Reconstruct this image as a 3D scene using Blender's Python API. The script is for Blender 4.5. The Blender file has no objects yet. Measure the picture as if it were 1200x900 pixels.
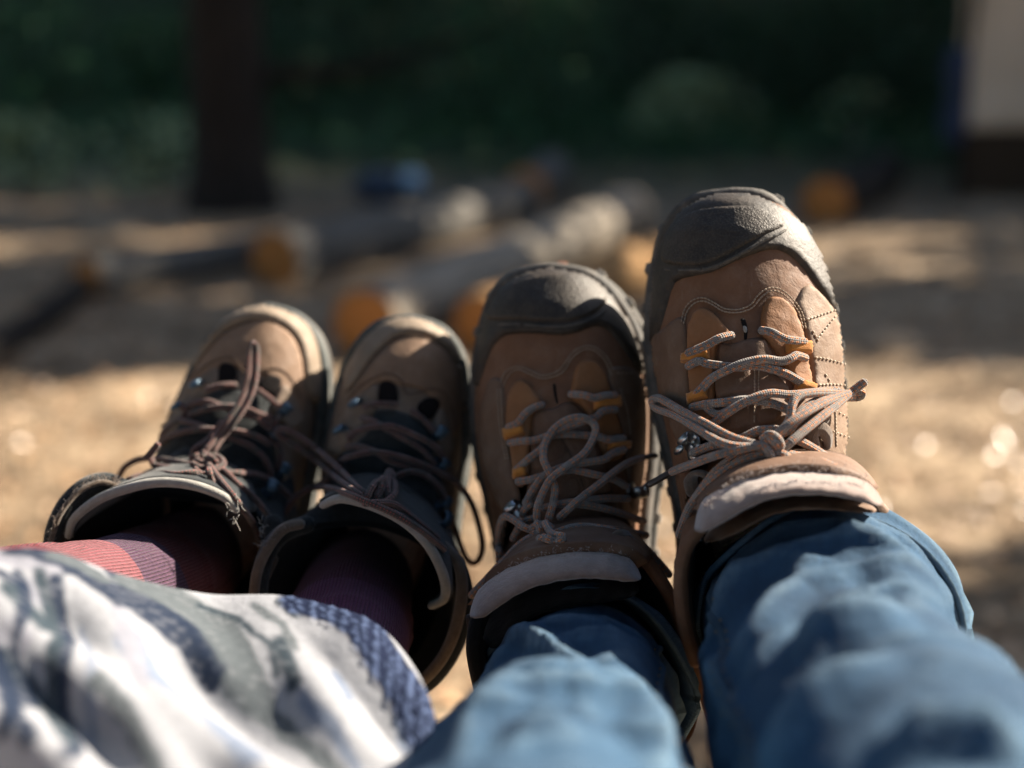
import bpy, bmesh, math, random
from mathutils import Vector, Matrix, noise, geometry
from mathutils.bvhtree import BVHTree
random.seed(7)
S = bpy.context.scene
COL = S.collection
R_ = math.radians

# ---------------------------------------------------------------- camera, sky, sun, exposure
CAM = Vector((0, 0, 0.95)); PITCH = R_(13.5); FPX = 1667.0
cam = bpy.data.cameras.new('camera'); co = bpy.data.objects.new('camera', cam); COL.objects.link(co)
cam.sensor_width = 36; cam.lens = 50.01; cam.clip_start = 0.02; cam.clip_end = 500
co.location = CAM; co.rotation_euler = (R_(90) - PITCH, 0, 0)
cam.dof.use_dof = True; cam.dof.focus_distance = 0.745; cam.dof.aperture_fstop = 2.9
S.camera = co
FW = Vector((0, math.cos(PITCH), -math.sin(PITCH))); RT = Vector((1, 0, 0)); UP = Vector((0, math.sin(PITCH), math.cos(PITCH)))
SUN = Vector((0.74, 0.42, 0.53)).normalized()
W = bpy.data.worlds.new('World'); S.world = W; W.use_nodes = True
nt = W.node_tree; sky = nt.nodes.new('ShaderNodeTexSky'); sky.sky_type = 'NISHITA'; sky.sun_disc = False
sky.sun_elevation = math.asin(SUN.z); sky.sun_rotation = math.atan2(SUN.x, SUN.y)
bg = nt.nodes['Background']; nt.links.new(sky.outputs[0], bg.inputs[0]); bg.inputs[1].default_value = 0.056
sl = bpy.data.lights.new('sun', 'SUN'); sl.energy = 5.0; sl.angle = R_(0.5); sl.color = (1, 0.88, 0.72)
so = bpy.data.objects.new('sun', sl); COL.objects.link(so); so.rotation_euler = SUN.to_track_quat('Z', 'Y').to_euler(); so.location = (3, 2, 8)
S.view_settings.view_transform = 'Standard'; S.view_settings.look = 'None'; S.view_settings.exposure = 1.9; S.view_settings.gamma = 1
S.render.engine = 'CYCLES'

def ray(px, py): return (FW + RT * ((px - 600) / FPX) + UP * ((450 - py) / FPX))
def P(px, py, d): return CAM + ray(px, py) * d
def proj(w):
    v = w - CAM; d = v.dot(FW)
    return (600 + v.dot(RT) / d * FPX, 450 - v.dot(UP) / d * FPX, d)
def gnd(px, py, z=0.0):
    r = ray(px, py); return CAM + r * ((z - CAM.z) / r.z)

# ---------------------------------------------------------------- materials
class NB:
    def __init__(s, name, rough=0.8, spec=0.3):
        s.m = bpy.data.materials.new(name); s.m.use_nodes = True; s.t = s.m.node_tree
        s.b = s.t.nodes['Principled BSDF']; s.b.inputs['Roughness'].default_value = rough
        s.b.inputs['Specular IOR Level'].default_value = spec
    def n(s, ty, **kw):
        o = s.t.nodes.new('ShaderNode' + ty)
        for k, v in kw.items():
            if k in o.inputs.keys(): s.set(o.inputs[k], v)
            else: setattr(o, k, v)
        return o
    def set(s, inp, v):
        if isinstance(v, bpy.types.NodeSocket): s.t.links.new(v, inp)
        elif isinstance(v, bpy.types.Node): s.t.links.new(v.outputs[0], inp)
        else: inp.default_value = v
    def coord(s, k='Object', scale=None):
        c = s.n('TexCoord').outputs[k]
        if scale is not None:
            mp = s.n('Mapping'); s.t.links.new(c, mp.inputs[0]); mp.inputs['Scale'].default_value = scale; return mp.outputs[0]
        return c
    def noise(s, sc, det=4, rough=0.6, co=None, dist=0):
        o = s.n('TexNoise'); o.inputs['Scale'].default_value = sc; o.inputs['Detail'].default_value = det
        o.inputs['Roughness'].default_value = rough; o.inputs['Distortion'].default_value = dist
        s.t.links.new(co if co is not None else s.coord(), o.inputs['Vector']); return o.outputs[0]
    def ramp(s, f, stops):
        o = s.n('ValToRGB'); s.t.links.new(f, o.inputs[0]); e = o.color_ramp.elements
        while len(e) < len(stops): e.new(0.5)
        for i, (p, c) in enumerate(stops):
            e[i].position = p; e[i].color = (*c, 1) if len(c) == 3 else c
        return o.outputs[0]
    def mix(s, f, a, b, bt='MIX'):
        o = s.n('Mix', data_type='RGBA', blend_type=bt)
        s.set(o.inputs[0], f); s.set(o.inputs[6], (*a, 1) if isinstance(a, tuple) else a); s.set(o.inputs[7], (*b, 1) if isinstance(b, tuple) else b)
        return o.outputs[2]
    def math(s, op, a, b=0.0, c=None):
        o = s.n('Math', operation=op); s.set(o.inputs[0], a); s.set(o.inputs[1], b)
        if c is not None: s.set(o.inputs[2], c)
        return o.outputs[0]
    def color(s, c): s.set(s.b.inputs['Base Color'], (*c, 1) if isinstance(c, tuple) else c); return s
    def bump(s, h, dist=0.001, st=1.0, prev=None):
        o = s.n('Bump'); o.inputs['Distance'].default_value = dist; o.inputs['Strength'].default_value = st
        s.t.links.new(h, o.inputs['Height'])
        if prev: s.t.links.new(prev, o.inputs['Normal'])
        s.t.links.new(o.outputs[0], s.b.inputs['Normal']); return o.outputs[0]

def leather(name, c1, c2, dust=(0.36, 0.30, 0.24), dustamt=0.5, rough=0.7, spec=0.3, grain=900):
    m = NB(name, rough, spec)
    base = m.ramp(m.noise(38, 6, .65), [(0.3, c1), (0.7, c2)])
    d = m.ramp(m.noise(75, 8, .75, dist=.4), [(0.5, (0, 0, 0)), (0.78, (1, 1, 1))])
    sc = m.ramp(m.noise(1, 5, .7, co=m.coord('Object', (500, 60, 90))), [(0.62, (0, 0, 0)), (0.72, (1, 1, 1))])
    c = m.mix(m.math('MULTIPLY', d, dustamt), base, dust)
    c = m.mix(m.math('MULTIPLY', sc, .18), c, dust); m.color(c)
    m.set(m.b.inputs['Roughness'], m.ramp(m.noise(120, 4), [(0.3, (rough - .12,) * 3), (0.7, (rough + .12,) * 3)]))
    b1 = m.bump(m.noise(grain, 3, .6), 0.00035, .6)
    b2 = m.bump(m.noise(85, 5, .6, dist=.6), 0.0014, .6, b1)
    m.bump(m.noise(26, 3, .5), 0.0022, .45, b2)
    return m.m
def rubber(name, c1, c2, tex=False, rough=.6):
    m = NB(name, rough, .4)
    d = m.ramp(m.noise(60, 8, .75), [(0.42, c1), (0.75, c2)])
    sp = m.ramp(m.noise(900, 2, .5), [(0.62, (0, 0, 0)), (0.7, (.6, .6, .6))])
    m.color(m.mix(m.math('MULTIPLY', sp, .25), d, (.3, .25, .2)))
    b = m.bump(m.noise(350, 4, .6), .0006, .7)
    if tex:
        v = m.n('TexVoronoi', feature='F1'); v.inputs['Scale'].default_value = 850
        m.t.links.new(m.coord(), v.inputs['Vector'])
        h = m.ramp(v.outputs['Distance'], [(0.15, (1, 1, 1)), (0.6, (0, 0, 0))])
        b = m.bump(h, .00022, .7, b)
        m.color(m.mix(m.math('MULTIPLY', h, .14), d, (.19, .155, .12)))
    return m.m
def fabric(name, c1, c2, f=1400, rough=.95, dist=.0006, fuzz=0.3):
    m = NB(name, rough, .1); m.color(m.ramp(m.noise(180, 6, .7), [(0.3, c1), (0.7, c2)]))
    m.b.inputs['Sheen Weight'].default_value = fuzz; m.b.inputs['Sheen Roughness'].default_value = .5
    b = m.bump(m.noise(f, 3, .6), dist, .8); m.bump(m.noise(70, 4), .003, .4, b); return m.m
def lacemat(name, base, base2, fleck, th=.25, n=3, f=150, dust=.25):
    m = NB(name, .85, .2)
    uv = m.coord('UV'); sp = m.n('SeparateXYZ'); m.t.links.new(uv, sp.inputs[0]); u, v = sp.outputs[0], sp.outputs[1]
    a = m.math('SINE', m.math('MULTIPLY', m.math('ADD', m.math('MULTIPLY', u, f), m.math('MULTIPLY', v, n)), 6.2832))
    b = m.math('SINE', m.math('MULTIPLY', m.math('SUBTRACT', m.math('MULTIPLY', u, f), m.math('MULTIPLY', v, n)), 6.2832))
    f_ = m.math('GREATER_THAN', m.math('MULTIPLY', a, b), th)
    g = m.math('GREATER_THAN', m.noise(130, 2), .42)
    bs = m.ramp(m.noise(220, 4), [(0.35, base), (0.7, base2)])
    c = m.mix(m.math('MULTIPLY', f_, g), bs, fleck)
    c = m.mix(m.math('MULTIPLY', m.ramp(m.noise(50, 5), [(.5, (0, 0, 0)), (.75, (1, 1, 1))]), dust), c, (.42, .36, .3)); m.color(c)
    a2 = m.math('SINE', m.math('MULTIPLY', m.math('ADD', m.math('MULTIPLY', u, 420), m.math('MULTIPLY', v, 6)), 6.2832))
    b2 = m.math('SINE', m.math('MULTIPLY', m.math('SUBTRACT', m.math('MULTIPLY', u, 420), m.math('MULTIPLY', v, 6)), 6.2832))
    m.bump(m.math('MULTIPLY', a2, b2), .0005, .8); m.b.inputs['Sheen Weight'].default_value = .3
    return m.m
def plain(name, c, rough=.6, spec=.4, metal=0):
    m = NB(name, rough, spec); m.color(m.ramp(m.noise(200, 5), [(0.3, tuple(x * .75 for x in c)), (0.7, tuple(min(1, x * 1.15) for x in c))]))
    m.b.inputs['Metallic'].default_value = metal; m.bump(m.noise(600, 3), .0003, .5); return m.m

M = {}
M['brown'] = leather('brown_nubuck', (.12, .056, .029), (.19, .096, .052), dustamt=.16)
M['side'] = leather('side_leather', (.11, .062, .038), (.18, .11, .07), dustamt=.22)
M['side_sun'] = leather('side_leather_painted_sun', (.15, .092, .058), (.24, .165, .115), dustamt=.3)  # lighter copy of the side leather, sunlight put into its colour
M['threadl'] = plain('light_thread', (.50, .42, .33), .8, .2)
M['ochre'] = leather('ochre_leather', (.20, .088, .034), (.28, .13, .055), dustamt=.14)
M['tongue'] = leather('tongue_leather', (.105, .056, .034), (.16, .092, .058), dustamt=.2)
M['pad'] = fabric('tongue_pad_suede', (.20, .145, .125), (.29, .215, .185), 1100, dist=.0005, fuzz=.6)
M['rand'] = rubber('toe_rubber', (.019, .015, .011), (.066, .049, .035))
M['cap'] = rubber('textured_toe_cap', (.021, .0165, .012), (.062, .047, .033), tex=True)
M['sole'] = rubber('dusty_outsole', (.07, .07, .065), (.26, .23, .20), rough=.8)
M['midsole'] = rubber('midsole_rubber', (.05, .05, .048), (.16, .14, .12), rough=.75)
M['lugo'] = rubber('orange_lug', (.35, .13, .07), (.45, .22, .14), rough=.8)
M['lining'] = fabric('black_lining', (.008, .010, .012), (.016, .017, .018), 900, fuzz=.1)
M['blackf'] = fabric('black_tongue_fabric', (.012, .016, .018), (.03, .034, .036), 700, dist=.001, fuzz=.2)
M['tan'] = leather('tan_suede', (.17, .105, .066), (.235, .15, .098), dustamt=.22, dust=(.36, .29, .22))
M['band'] = leather('pale_toe_band', (.17, .13, .092), (.25, .195, .145), dustamt=.3, dust=(.36, .31, .25))
M['tanside'] = leather('side_suede', (.13, .095, .07), (.21, .155, .115), dustamt=.35)
M['foxing'] = rubber('grey_sole_edge', (.045, .055, .055), (.15, .15, .14), rough=.75)
M['trim'] = fabric('pale_grey_trim', (.24, .23, .21), (.34, .33, .30), 1500, fuzz=.5)
M['trimd'] = fabric('brown_collar_trim', (.10, .075, .055), (.17, .13, .10), 1500, fuzz=.4)
M['tab'] = fabric('orange_webbing', (.40, .155, .03), (.52, .22, .05), 1800)
M['laceo'] = lacemat('grey_orange_lace', (.15, .135, .13), (.29, .25, .22), (.52, .19, .07), th=.30)
M['lacer'] = lacemat('brown_red_lace', (.036, .026, .023), (.085, .058, .048), (.27, .065, .055), th=.45, f=260, n=3, dust=.12)
M['aglet'] = plain('aglet_plastic', (.07, .055, .05), .35, .5)
M['metal'] = plain('worn_steel', (.42, .43, .43), .32, .5, 1.0)
M['gunmetal'] = plain('blue_grey_metal', (.07, .12, .17), .45, .5, .4)
M['thread'] = plain('pale_thread', (.30, .23, .17), .8, .2)
M['threadd'] = plain('dark_thread', (.085, .055, .04), .8, .2)
M['slit'] = plain('dark_slit', (.012, .01, .01), .9, .1)
M['web'] = fabric('brown_webbing', (.09, .065, .05), (.15, .11, .085), 1600)

# ---------------------------------------------------------------- helpers
def link(name, me, mat, parent=None):
    o = bpy.data.objects.new(name, me); COL.objects.link(o)
    if mat: me.materials.append(mat)
    if parent:
        o.parent = parent
        w = parent; off = Vector()
        while w: off += w.location; w = w.parent
        me.transform(Matrix.Translation(-off))
    for p in me.polygons: p.use_smooth = True
    return o
def mesh(name, vs, fs, mat, parent=None, uvs=None, smooth=True, recalc=True):
    me = bpy.data.meshes.new(name); me.from_pydata([tuple(v) for v in vs], [], fs)
    if uvs:
        l = me.uv_layers.new(name='UVMap')
        for lp in me.loops: l.data[lp.index].uv = uvs[lp.vertex_index]
    if recalc:
        bm = bmesh.new(); bm.from_mesh(me); bmesh.ops.recalc_face_normals(bm, faces=bm.faces); bm.to_mesh(me); bm.free()
    o = link(name, me, mat, parent)
    if not smooth:
        for p in me.polygons: p.use_smooth = False
    return o
def empty(name, loc, label, cat, group=None):
    o = bpy.data.objects.new(name, None); COL.objects.link(o); o.location = loc; o.empty_display_size = .05
    o['label'] = label; o['category'] = cat
    if group: o['group'] = group
    return o
def tag(o, label=None, cat=None, group=None, kind=None):
    if label: o['label'] = label
    if cat: o['category'] = cat
    if group: o['group'] = group
    if kind: o['kind'] = kind
    return o
def cat(pts, n=8, closed=False):
    """Catmull-Rom through tuples/Vectors"""
    pts = [Vector(p) for p in pts]; N = len(pts); out = []
    rng = range(N if closed else N - 1)
    for i in rng:
        if closed: a, b, c, d = pts[(i - 1) % N], pts[i], pts[(i + 1) % N], pts[(i + 2) % N]
        else: a, b, c, d = pts[max(i - 1, 0)], pts[i], pts[i + 1], pts[min(i + 2, N - 1)]
        for k in range(n):
            t = k / n
            out.append(.5 * ((2 * b) + (c - a) * t + (2 * a - 5 * b + 4 * c - d) * t * t + (3 * b - a - 3 * c + d) * t ** 3))
    if not closed: out.append(pts[-1])
    return out
def resamp(pts, n, closed=False):
    pts = list(pts) + ([pts[0]] if closed else [])
    L = [0]
    for a, b in zip(pts, pts[1:]): L.append(L[-1] + (b - a).length)
    out = []; j = 0
    for i in range(n):
        t = L[-1] * i / (n if closed else n - 1)
        while j < len(L) - 2 and L[j + 1] < t: j += 1
        f = (t - L[j]) / max(1e-9, L[j + 1] - L[j]); out.append(pts[j].lerp(pts[j + 1], min(1, f)))
    return out
def tube_data(pts, r, seg=10, flat=1.0, nrm=None, closed=False, cap=True):
    """pts world; r number or function(t); returns vs, fs, uvs"""
    vs, fs, uv = [], [], []; N = len(pts); L = 0; up = None
    tot = sum((b - a).length for a, b in zip(pts, pts[1:]))
    rings = []
    seq = list(range(N))
    for i in seq:
        if closed: t = pts[(i + 1) % N] - pts[i - 1]
        else: t = pts[min(i + 1, N - 1)] - pts[max(i - 1, 0)]
        t = t.normalized() if t.length > 1e-9 else Vector((0, 0, 1))
        if nrm is not None: up = nrm
        elif up is None: up = Vector((0.1, -1, .2))
        a = (up - t * up.dot(t)).normalized(); up = a; b = t.cross(a)
        if i: L += (pts[i] - pts[i - 1]).length
        rad = r(L / max(tot, 1e-9)) if callable(r) else r
        rings.append((pts[i], t, a, b, rad, L))
    if cap and not closed:
        p, t, a, b, rad, L0 = rings[0]; rings = [(p - t * rad * .8, t, a, b, rad * .45, -rad * .8), (p - t * rad * .45, t, a, b, rad * .85, -rad * .4)] + rings
        p, t, a, b, rad, L0 = rings[-1]; rings += [(p + t * rad * .45, t, a, b, rad * .85, L0 + rad * .4), (p + t * rad * .8, t, a, b, rad * .45, L0 + rad * .8)]
    for p, t, a, b, rad, l in rings:
        for k in range(seg + (0 if closed else 1)):
            th = 2 * math.pi * k / seg
            vs.append(p + a * (math.cos(th) * rad * flat) + b * (math.sin(th) * rad)); uv.append((l, k / seg))
    K = seg + (0 if closed else 1); n = len(rings)
    for i in range(n if closed else n - 1):
        for k in range(seg):
            k2 = (k + 1) % K
            fs.append((i * K + k, i * K + k2, ((i + 1) % n) * K + k2, ((i + 1) % n) * K + k))
    if not closed:
        fs.append(tuple(range(seg - 1, -1, -1))); fs.append(tuple((n - 1) * K + k for k in range(seg)))
    return vs, fs, uv
def tube(name, pts, r, mat, parent, seg=10, **kw):
    vs, fs, uv = tube_data(pts, r, seg, **kw); return mesh(name, vs, fs, mat, parent, uv, recalc=True)
def join(parts):
    V, F, U = [], [], []
    for vs, fs, uv in parts:
        o = len(V); V += list(vs); F += [tuple(i + o for i in f) for f in fs]; U += list(uv) if uv else [(0, 0)] * len(vs)
    return V, F, U
def ell(c, rx, ry, rz, A=None, seg=12, rin=8):
    """ellipsoid data, A = 3 axis vectors"""
    A = A or (Vector((1, 0, 0)), Vector((0, 1, 0)), Vector((0, 0, 1))); vs, fs = [], []
    for i in range(rin + 1):
        ph = math.pi * i / rin
        for k in range(seg):
            th = 2 * math.pi * k / seg
            vs.append(c + A[0] * (rx * math.sin(ph) * math.cos(th)) + A[1] * (ry * math.sin(ph) * math.sin(th)) + A[2] * (rz * math.cos(ph)))
    for i in range(rin):
        for k in range(seg): fs.append((i * seg + k, i * seg + (k + 1) % seg, (i + 1) * seg + (k + 1) % seg, (i + 1) * seg + k))
    return vs, fs, None
def boxd(c, A, hx, hy, hz):
    vs = [c + A[0] * (hx * i) + A[1] * (hy * j) + A[2] * (hz * k) for i in (-1, 1) for j in (-1, 1) for k in (-1, 1)]
    return vs, [(0, 1, 3, 2), (4, 6, 7, 5), (0, 4, 5, 1), (2, 3, 7, 6), (0, 2, 6, 4), (1, 5, 7, 3)], None
def inpoly(x, y, poly):
    c = False; j = len(poly) - 1
    for i in range(len(poly)):
        a, b = poly[i], poly[j]
        if (a[1] > y) != (b[1] > y) and x < (b[0] - a[0]) * (y - a[1]) / (b[1] - a[1]) + a[0]: c = not c
        j = i
    return c
def dpoly(x, y, pl, closed=True):
    best = 1e9; n = len(pl)
    for i in range(n if closed else n - 1):
        a, b = pl[i], pl[(i + 1) % n]; dx, dy = b[0] - a[0], b[1] - a[1]
        t = max(0, min(1, ((x - a[0]) * dx + (y - a[1]) * dy) / max(1e-9, dx * dx + dy * dy)))
        best = min(best, math.hypot(x - a[0] - t * dx, y - a[1] - t * dy))
    return best
def dpolyt(x, y, pl):
    best = 1e9; bt = 0; n = len(pl)
    for i in range(n - 1):
        a, b = pl[i], pl[i + 1]; dx, dy = b[0] - a[0], b[1] - a[1]
        t = max(0, min(1, ((x - a[0]) * dx + (y - a[1]) * dy) / max(1e-9, dx * dx + dy * dy))); d = math.hypot(x - a[0] - t * dx, y - a[1] - t * dy)
        if d < best: best = d; bt = (i + t) / (n - 1)
    return best, bt
def Z(ox, oy, k):
    return lambda pts: [(ox + p[0] * k, oy + p[1] * k) + tuple(p[2:]) for p in pts]
zA = Z(140, 390, .2222); zA2 = Z(40, 530, .25); zB = Z(310, 430, .2668); zC = Z(560, 420, .2); zC2 = Z(540, 580, .2555)
zC3 = Z(540, 300, .2); zD = Z(760, 330, .225); zD2 = Z(760, 450, .2417); zE = Z(740, 210, .3556); zJ = Z(780, 480, .4667)
z5 = Z(0, 550, .3889); z6 = Z(270, 560, .3556); z7 = Z(510, 520, .4222); zA0 = Z(40, 330, .3333); zB0 = Z(280, 340, .3333)

# ---------------------------------------------------------------- boots
def hprof(pts, v):
    for (a, ha), (b, hb) in zip(pts, pts[1:]):
        if v <= b:
            t = max(0, (v - a) / (b - a)); t = t * t * (3 - 2 * t) if a > .03 else t
            return ha + (hb - ha) * t
    return pts[-1][1]

class Boot:
    def __init__(s, name, label, group, ctr, d0, tilt, yaw, left, right, hp, upper_mat, ring, floorc, inset=.0045, sec=(2.5, 2.0), bl=.003, br=.003):
        # sole plane frame
        N = (-FW)
        N = (Matrix.Rotation(R_(tilt), 3, RT) @ N); N = (Matrix.Rotation(R_(yaw), 3, UP) @ N).normalized()
        s.N = N; s.V = (UP - N * UP.dot(N)).normalized(); s.U = s.V.cross(N).normalized()
        if s.U.dot(RT) < 0: s.U = -s.U
        s.O = P(ctr[0], ctr[1], d0); s.ring = ring
        s.left = left; s.right = right
        def onpl(px, py):
            r = ray(px, py); t = (s.O - CAM).dot(N) / r.dot(N); return CAM + r * t
        s.onpl = onpl
        Lp = cat([onpl(*p) for p in left], 10); Rp = cat([onpl(*p) for p in right], 10)
        n = 90
        def pick(A, t):
            x = t * (len(A) - 1); i = min(int(x), len(A) - 2); return A[i].lerp(A[i + 1], x - i)
        s.Lp, s.Rp = Lp, Rp
        tip = onpl(*left[0]); heel = (Lp[-1] + Rp[-1]) * .5
        s.tip = tip; s.heel = heel; axis = (heel - tip); s.len = axis.length; axis.normalize(); s.axis = axis
        s.root = empty(name, heel - N * .03, label, 'boot', group)
        # body height field
        vs, fs, uv = [], [], []; cols = 56
        s.rows = []
        for i in range(n + 1):
            t = (i / n); t = t ** 1.7 if t < .5 else .5 ** 1.7 + (t - .5) * 2 * (1 - .5 ** 1.7)
            a, b = pick(Lp, t), pick(Rp, t)
            if i == 0: a = tip.lerp(a, 1); b = tip
            w = (b - a).length
            dirn = (b - a).normalized() if w > 1e-6 else s.U
            ins = min(inset, w * .3); a = a + dirn * ins + axis * (inset * max(0, 1 - t * 6)); b = b - dirn * ins + axis * (inset * max(0, 1 - t * 6))
            mid = (a + b) * .5; v = (mid - tip).dot(axis); H = hprof(hp, v)
            s.rows.append((a, b, H))
            for j in range(cols + 1):
                q = math.sin((j / cols - .5) * math.pi); x = a.lerp(b, (q + 1) / 2)
                z = H * max(0, 1 - abs(q) ** sec[0]) ** (1 / sec[1])
                z += .0012 * noise.noise(x * 30) * (1 if z > .01 else 0)
                x = x + s.U * ((br if q > 0 else -bl) * abs(q) ** 2 * min(1, z / .02) * min(1, t * 8))
                vs.append(x + N * (z + .002)); uv.append((q, t))
        for i in range(n):
            for j in range(cols):
                fs.append((i * (cols + 1) + j, i * (cols + 1) + j + 1, (i + 1) * (cols + 1) + j + 1, (i + 1) * (cols + 1) + j))
        # collar ring & shaft
        rp = resamp(cat([P(*p) for p in ring], 6, True), 72, True); s.rp = rp
        cen = onpl(*floorc); s.cen = cen
        rad = (.040, .082)
        low = []
        m0 = sum(rp, Vector()) / len(rp)
        for q in rp:
            a = q - m0; x, y = a.dot(s.U), a.dot(s.V); l = math.hypot(x / rad[0], y / rad[1]) + 1e-6
            low.append(cen + s.U * (x / l) + s.V * (y / l) + N * .045)
        svs, sfs = [], []; K = len(rp); nr = 10
        s.low = low
        for i in range(nr + 1):
            t = i / nr
            for q, l in zip(rp, low):
                p = l.lerp(q, t); c = cen.lerp(m0, t); bul = 1 + .05 * math.sin(math.pi * t) - .04 * math.sin(math.pi * min(1, t * 1.3))
                p = c + (p - c) * bul; p += N * 0; svs.append(p)
        for i in range(nr):
            for k in range(K): sfs.append((i * K + k, i * K + (k + 1) % K, (i + 1) * K + (k + 1) % K, (i + 1) * K + k))
        # drop body faces inside the opening
        def inside(p):
            a = p - cen; return (a.dot(s.U) / (rad[0] * .92)) ** 2 + (a.dot(s.V) / (rad[1] * .92)) ** 2 < 1
        keep = [f for f in fs if not inside(sum((vs[i] for i in f), Vector()) / 4)]
        s.bvh = BVHTree.FromPolygons([tuple(v) for v in vs] + [tuple(v) for v in svs], fs + [tuple(i + len(vs) for i in f) for f in sfs])
        s.bv = [tuple(v) for v in vs] + [tuple(v) for v in svs]; s.bf = list(fs) + [tuple(i + len(vs) for i in f) for f in sfs]
        s.bodybvh = BVHTree.FromPolygons([tuple(v) for v in vs], fs)
        s.upper = mesh('upper', vs, keep, upper_mat, s.root, uv)
        s.svs, s.sfs, s.K, s.nr, s.m0 = svs, sfs, K, nr, m0
    def addbvh(s, vs, fs):
        o = len(s.bv); s.bv += [tuple(v) for v in vs]; s.bf += [tuple(i + o for i in f) for f in fs]; s.bvh = BVHTree.FromPolygons(s.bv, s.bf)
    def shaft(s, mat, lin):
        o = mesh('ankle_collar', s.svs, s.sfs, mat, s.root); s.shaft_o = o
        # lining cup
        vs, fs = [], []; K = s.K
        levels = [(1.0, .93), (.7, .90), (.35, .86), (.0, .84)]
        for t, sc in levels:
            for q, l in zip(s.rp, s.low):
                p = l.lerp(q, t); c = s.cen.lerp(s.m0, t); vs.append(c + (p - c) * sc + s.N * (-.0 if t else -.02))
        for i in range(3):
            for k in range(K): fs.append((i * K + k, i * K + (k + 1) % K, (i + 1) * K + (k + 1) % K, (i + 1) * K + k))
        vs.append(s.cen + s.N * .015); c = len(vs) - 1
        for k in range(K): fs.append((3 * K + k, 3 * K + (k + 1) % K, c))
        mesh('lining', vs, fs, lin, s.root)
    def hit(s, px, py, body=False):
        r = ray(px, py).normalized(); loc, nor, i, d = (s.bodybvh if body else s.bvh).ray_cast(CAM, r)
        if loc is None:
            return None
        if nor.dot(r) > 0: nor = -nor
        return loc, nor
    def surf(s, px, py, body=False):
        h = s.hit(px, py, body)
        if h: return h
        guess = s.onpl(px, py) + s.N * .012
        loc, nor, i, d = s.bodybvh.find_nearest(guess)
        if nor.dot(ray(px, py)) > 0: nor = -nor
        return loc, nor
    def patch(s, name, poly, mat, thick=.0015, edge=4.0, cell=3.0, base=.0004, parent=None, smooth=3, puff=0, body=True):
        pl = [Vector((p[0], p[1], 0)) for p in poly]
        if smooth: pl = cat(pl, smooth, True)
        per = sum((pl[i] - pl[i - 1]).length for i in range(len(pl)))
        pl = resamp(pl, max(12, int(per / (cell * .9))), True)
        p2 = [(p.x, p.y) for p in pl]; nb = len(p2)
        x0, x1 = min(p[0] for p in p2), max(p[0] for p in p2); y0, y1 = min(p[1] for p in p2), max(p[1] for p in p2)
        pts = [Vector(p) for p in p2]; edges = [(i, (i + 1) % nb) for i in range(nb)]
        y = y0 + cell * .5; row = 0
        while y < y1:
            x = x0 + cell * (.25 if row % 2 else .75)
            while x < x1:
                if inpoly(x, y, p2) and dpoly(x, y, p2) > cell * .55: pts.append(Vector((x, y)))
                x += cell
            y += cell * .87; row += 1
        r = geometry.delaunay_2d_cdt(pts, edges, [tuple(range(nb))], 1, 1e-5)
        v2, f2 = r[0], r[2]; vs = []; fs = [tuple(f) for f in f2]
        xs = []; miss = []
        for p in v2:
            miss.append(s.hit(p.x, p.y, body) is None)
            d = dpoly(p.x, p.y, p2); t = min(1, d / edge); h = math.sqrt(max(0, 1 - (1 - t) ** 2))
            loc, nor = s.surf(p.x, p.y, body); xs.append((d, nor))
            vs.append(loc + nor * (base + thick * h + puff * min(1, d / (edge * 5)) ** .6))
        for _ in range(6):
            nv = {}
            for i in range(min(nb, len(vs))):
                if miss[i] or miss[i - 1 if i else nb - 1] or miss[(i + 1) % nb]: nv[i] = vs[i] * .5 + (vs[i - 1 if i else nb - 1] + vs[(i + 1) % nb]) * .25
            for i, q in nv.items(): vs[i] = q
        # skirt down into the surface
        bd = [i for i, (d, n) in enumerate(xs) if d < 1e-3]
        ec = {}
        for f in fs:
            for a, b in zip(f, f[1:] + f[:1]): ec[(a, b)] = 1
        sk = {}
        for (a, b) in list(ec):
            if (b, a) not in ec:
                for q in (a, b):
                    if q not in sk: sk[q] = len(vs); vs.append(vs[q] - xs[q][1] * (base + .0012))
                fs.append((b, a, sk[a], sk[b]))
        return mesh(name, vs, fs, mat, parent or s.root, recalc=False)
    def line(s, pts, n=6, lift=0.0, body=False):
        """pts: (px,py[,lift_mm[,depth]]) -> world points above the surface"""
        c = cat([Vector((p[0], p[1], p[2] if len(p) > 2 else 0)) for p in pts], n)
        tot = sum((b - a).length for a, b in zip(c, c[1:])); c = resamp(c, max(6, int(tot / 2.6)))
        ds = []
        for p in c:
            h = s.hit(p.x, p.y, body); ds.append(proj(h[0])[2] if h else None)
        if all(d is None for d in ds): ds = [s.dflt] * len(ds)
        last = next(d for d in ds if d is not None)
        first = last
        out = []
        for d in ds:
            if d is None: out.append(last)
            else: last = d; out.append(d)
        # ignore far drops (silhouette edges): running median + smoothing
        k = 5; sm = []
        for i in range(len(out)):
            w = out[max(0, i - k):i + k + 1]; sm.append(.5 * (sum(w) / len(w)) + .5 * min(w))
        zz = lambda z: z if z < 9 else 9 + (z - 9) * .6
        return [P(p.x, p.y, d - zz(p.z) * .001 - lift) for p, d in zip(c, sm)]
    def lace(s, paths, r, mat, aglets=()):
        parts = []
        for k, pts in enumerate(paths): parts.append(tube_data(s.line(pts, lift=r * 1.3), r, 10))
        V, F, U = join(parts); o = mesh('lace', V, F, mat, s.root, U)
        for pts in aglets:
            tube('aglet', s.line(pts, lift=r * 1.3), r * .82, M['aglet'], o)
        return o
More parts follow.
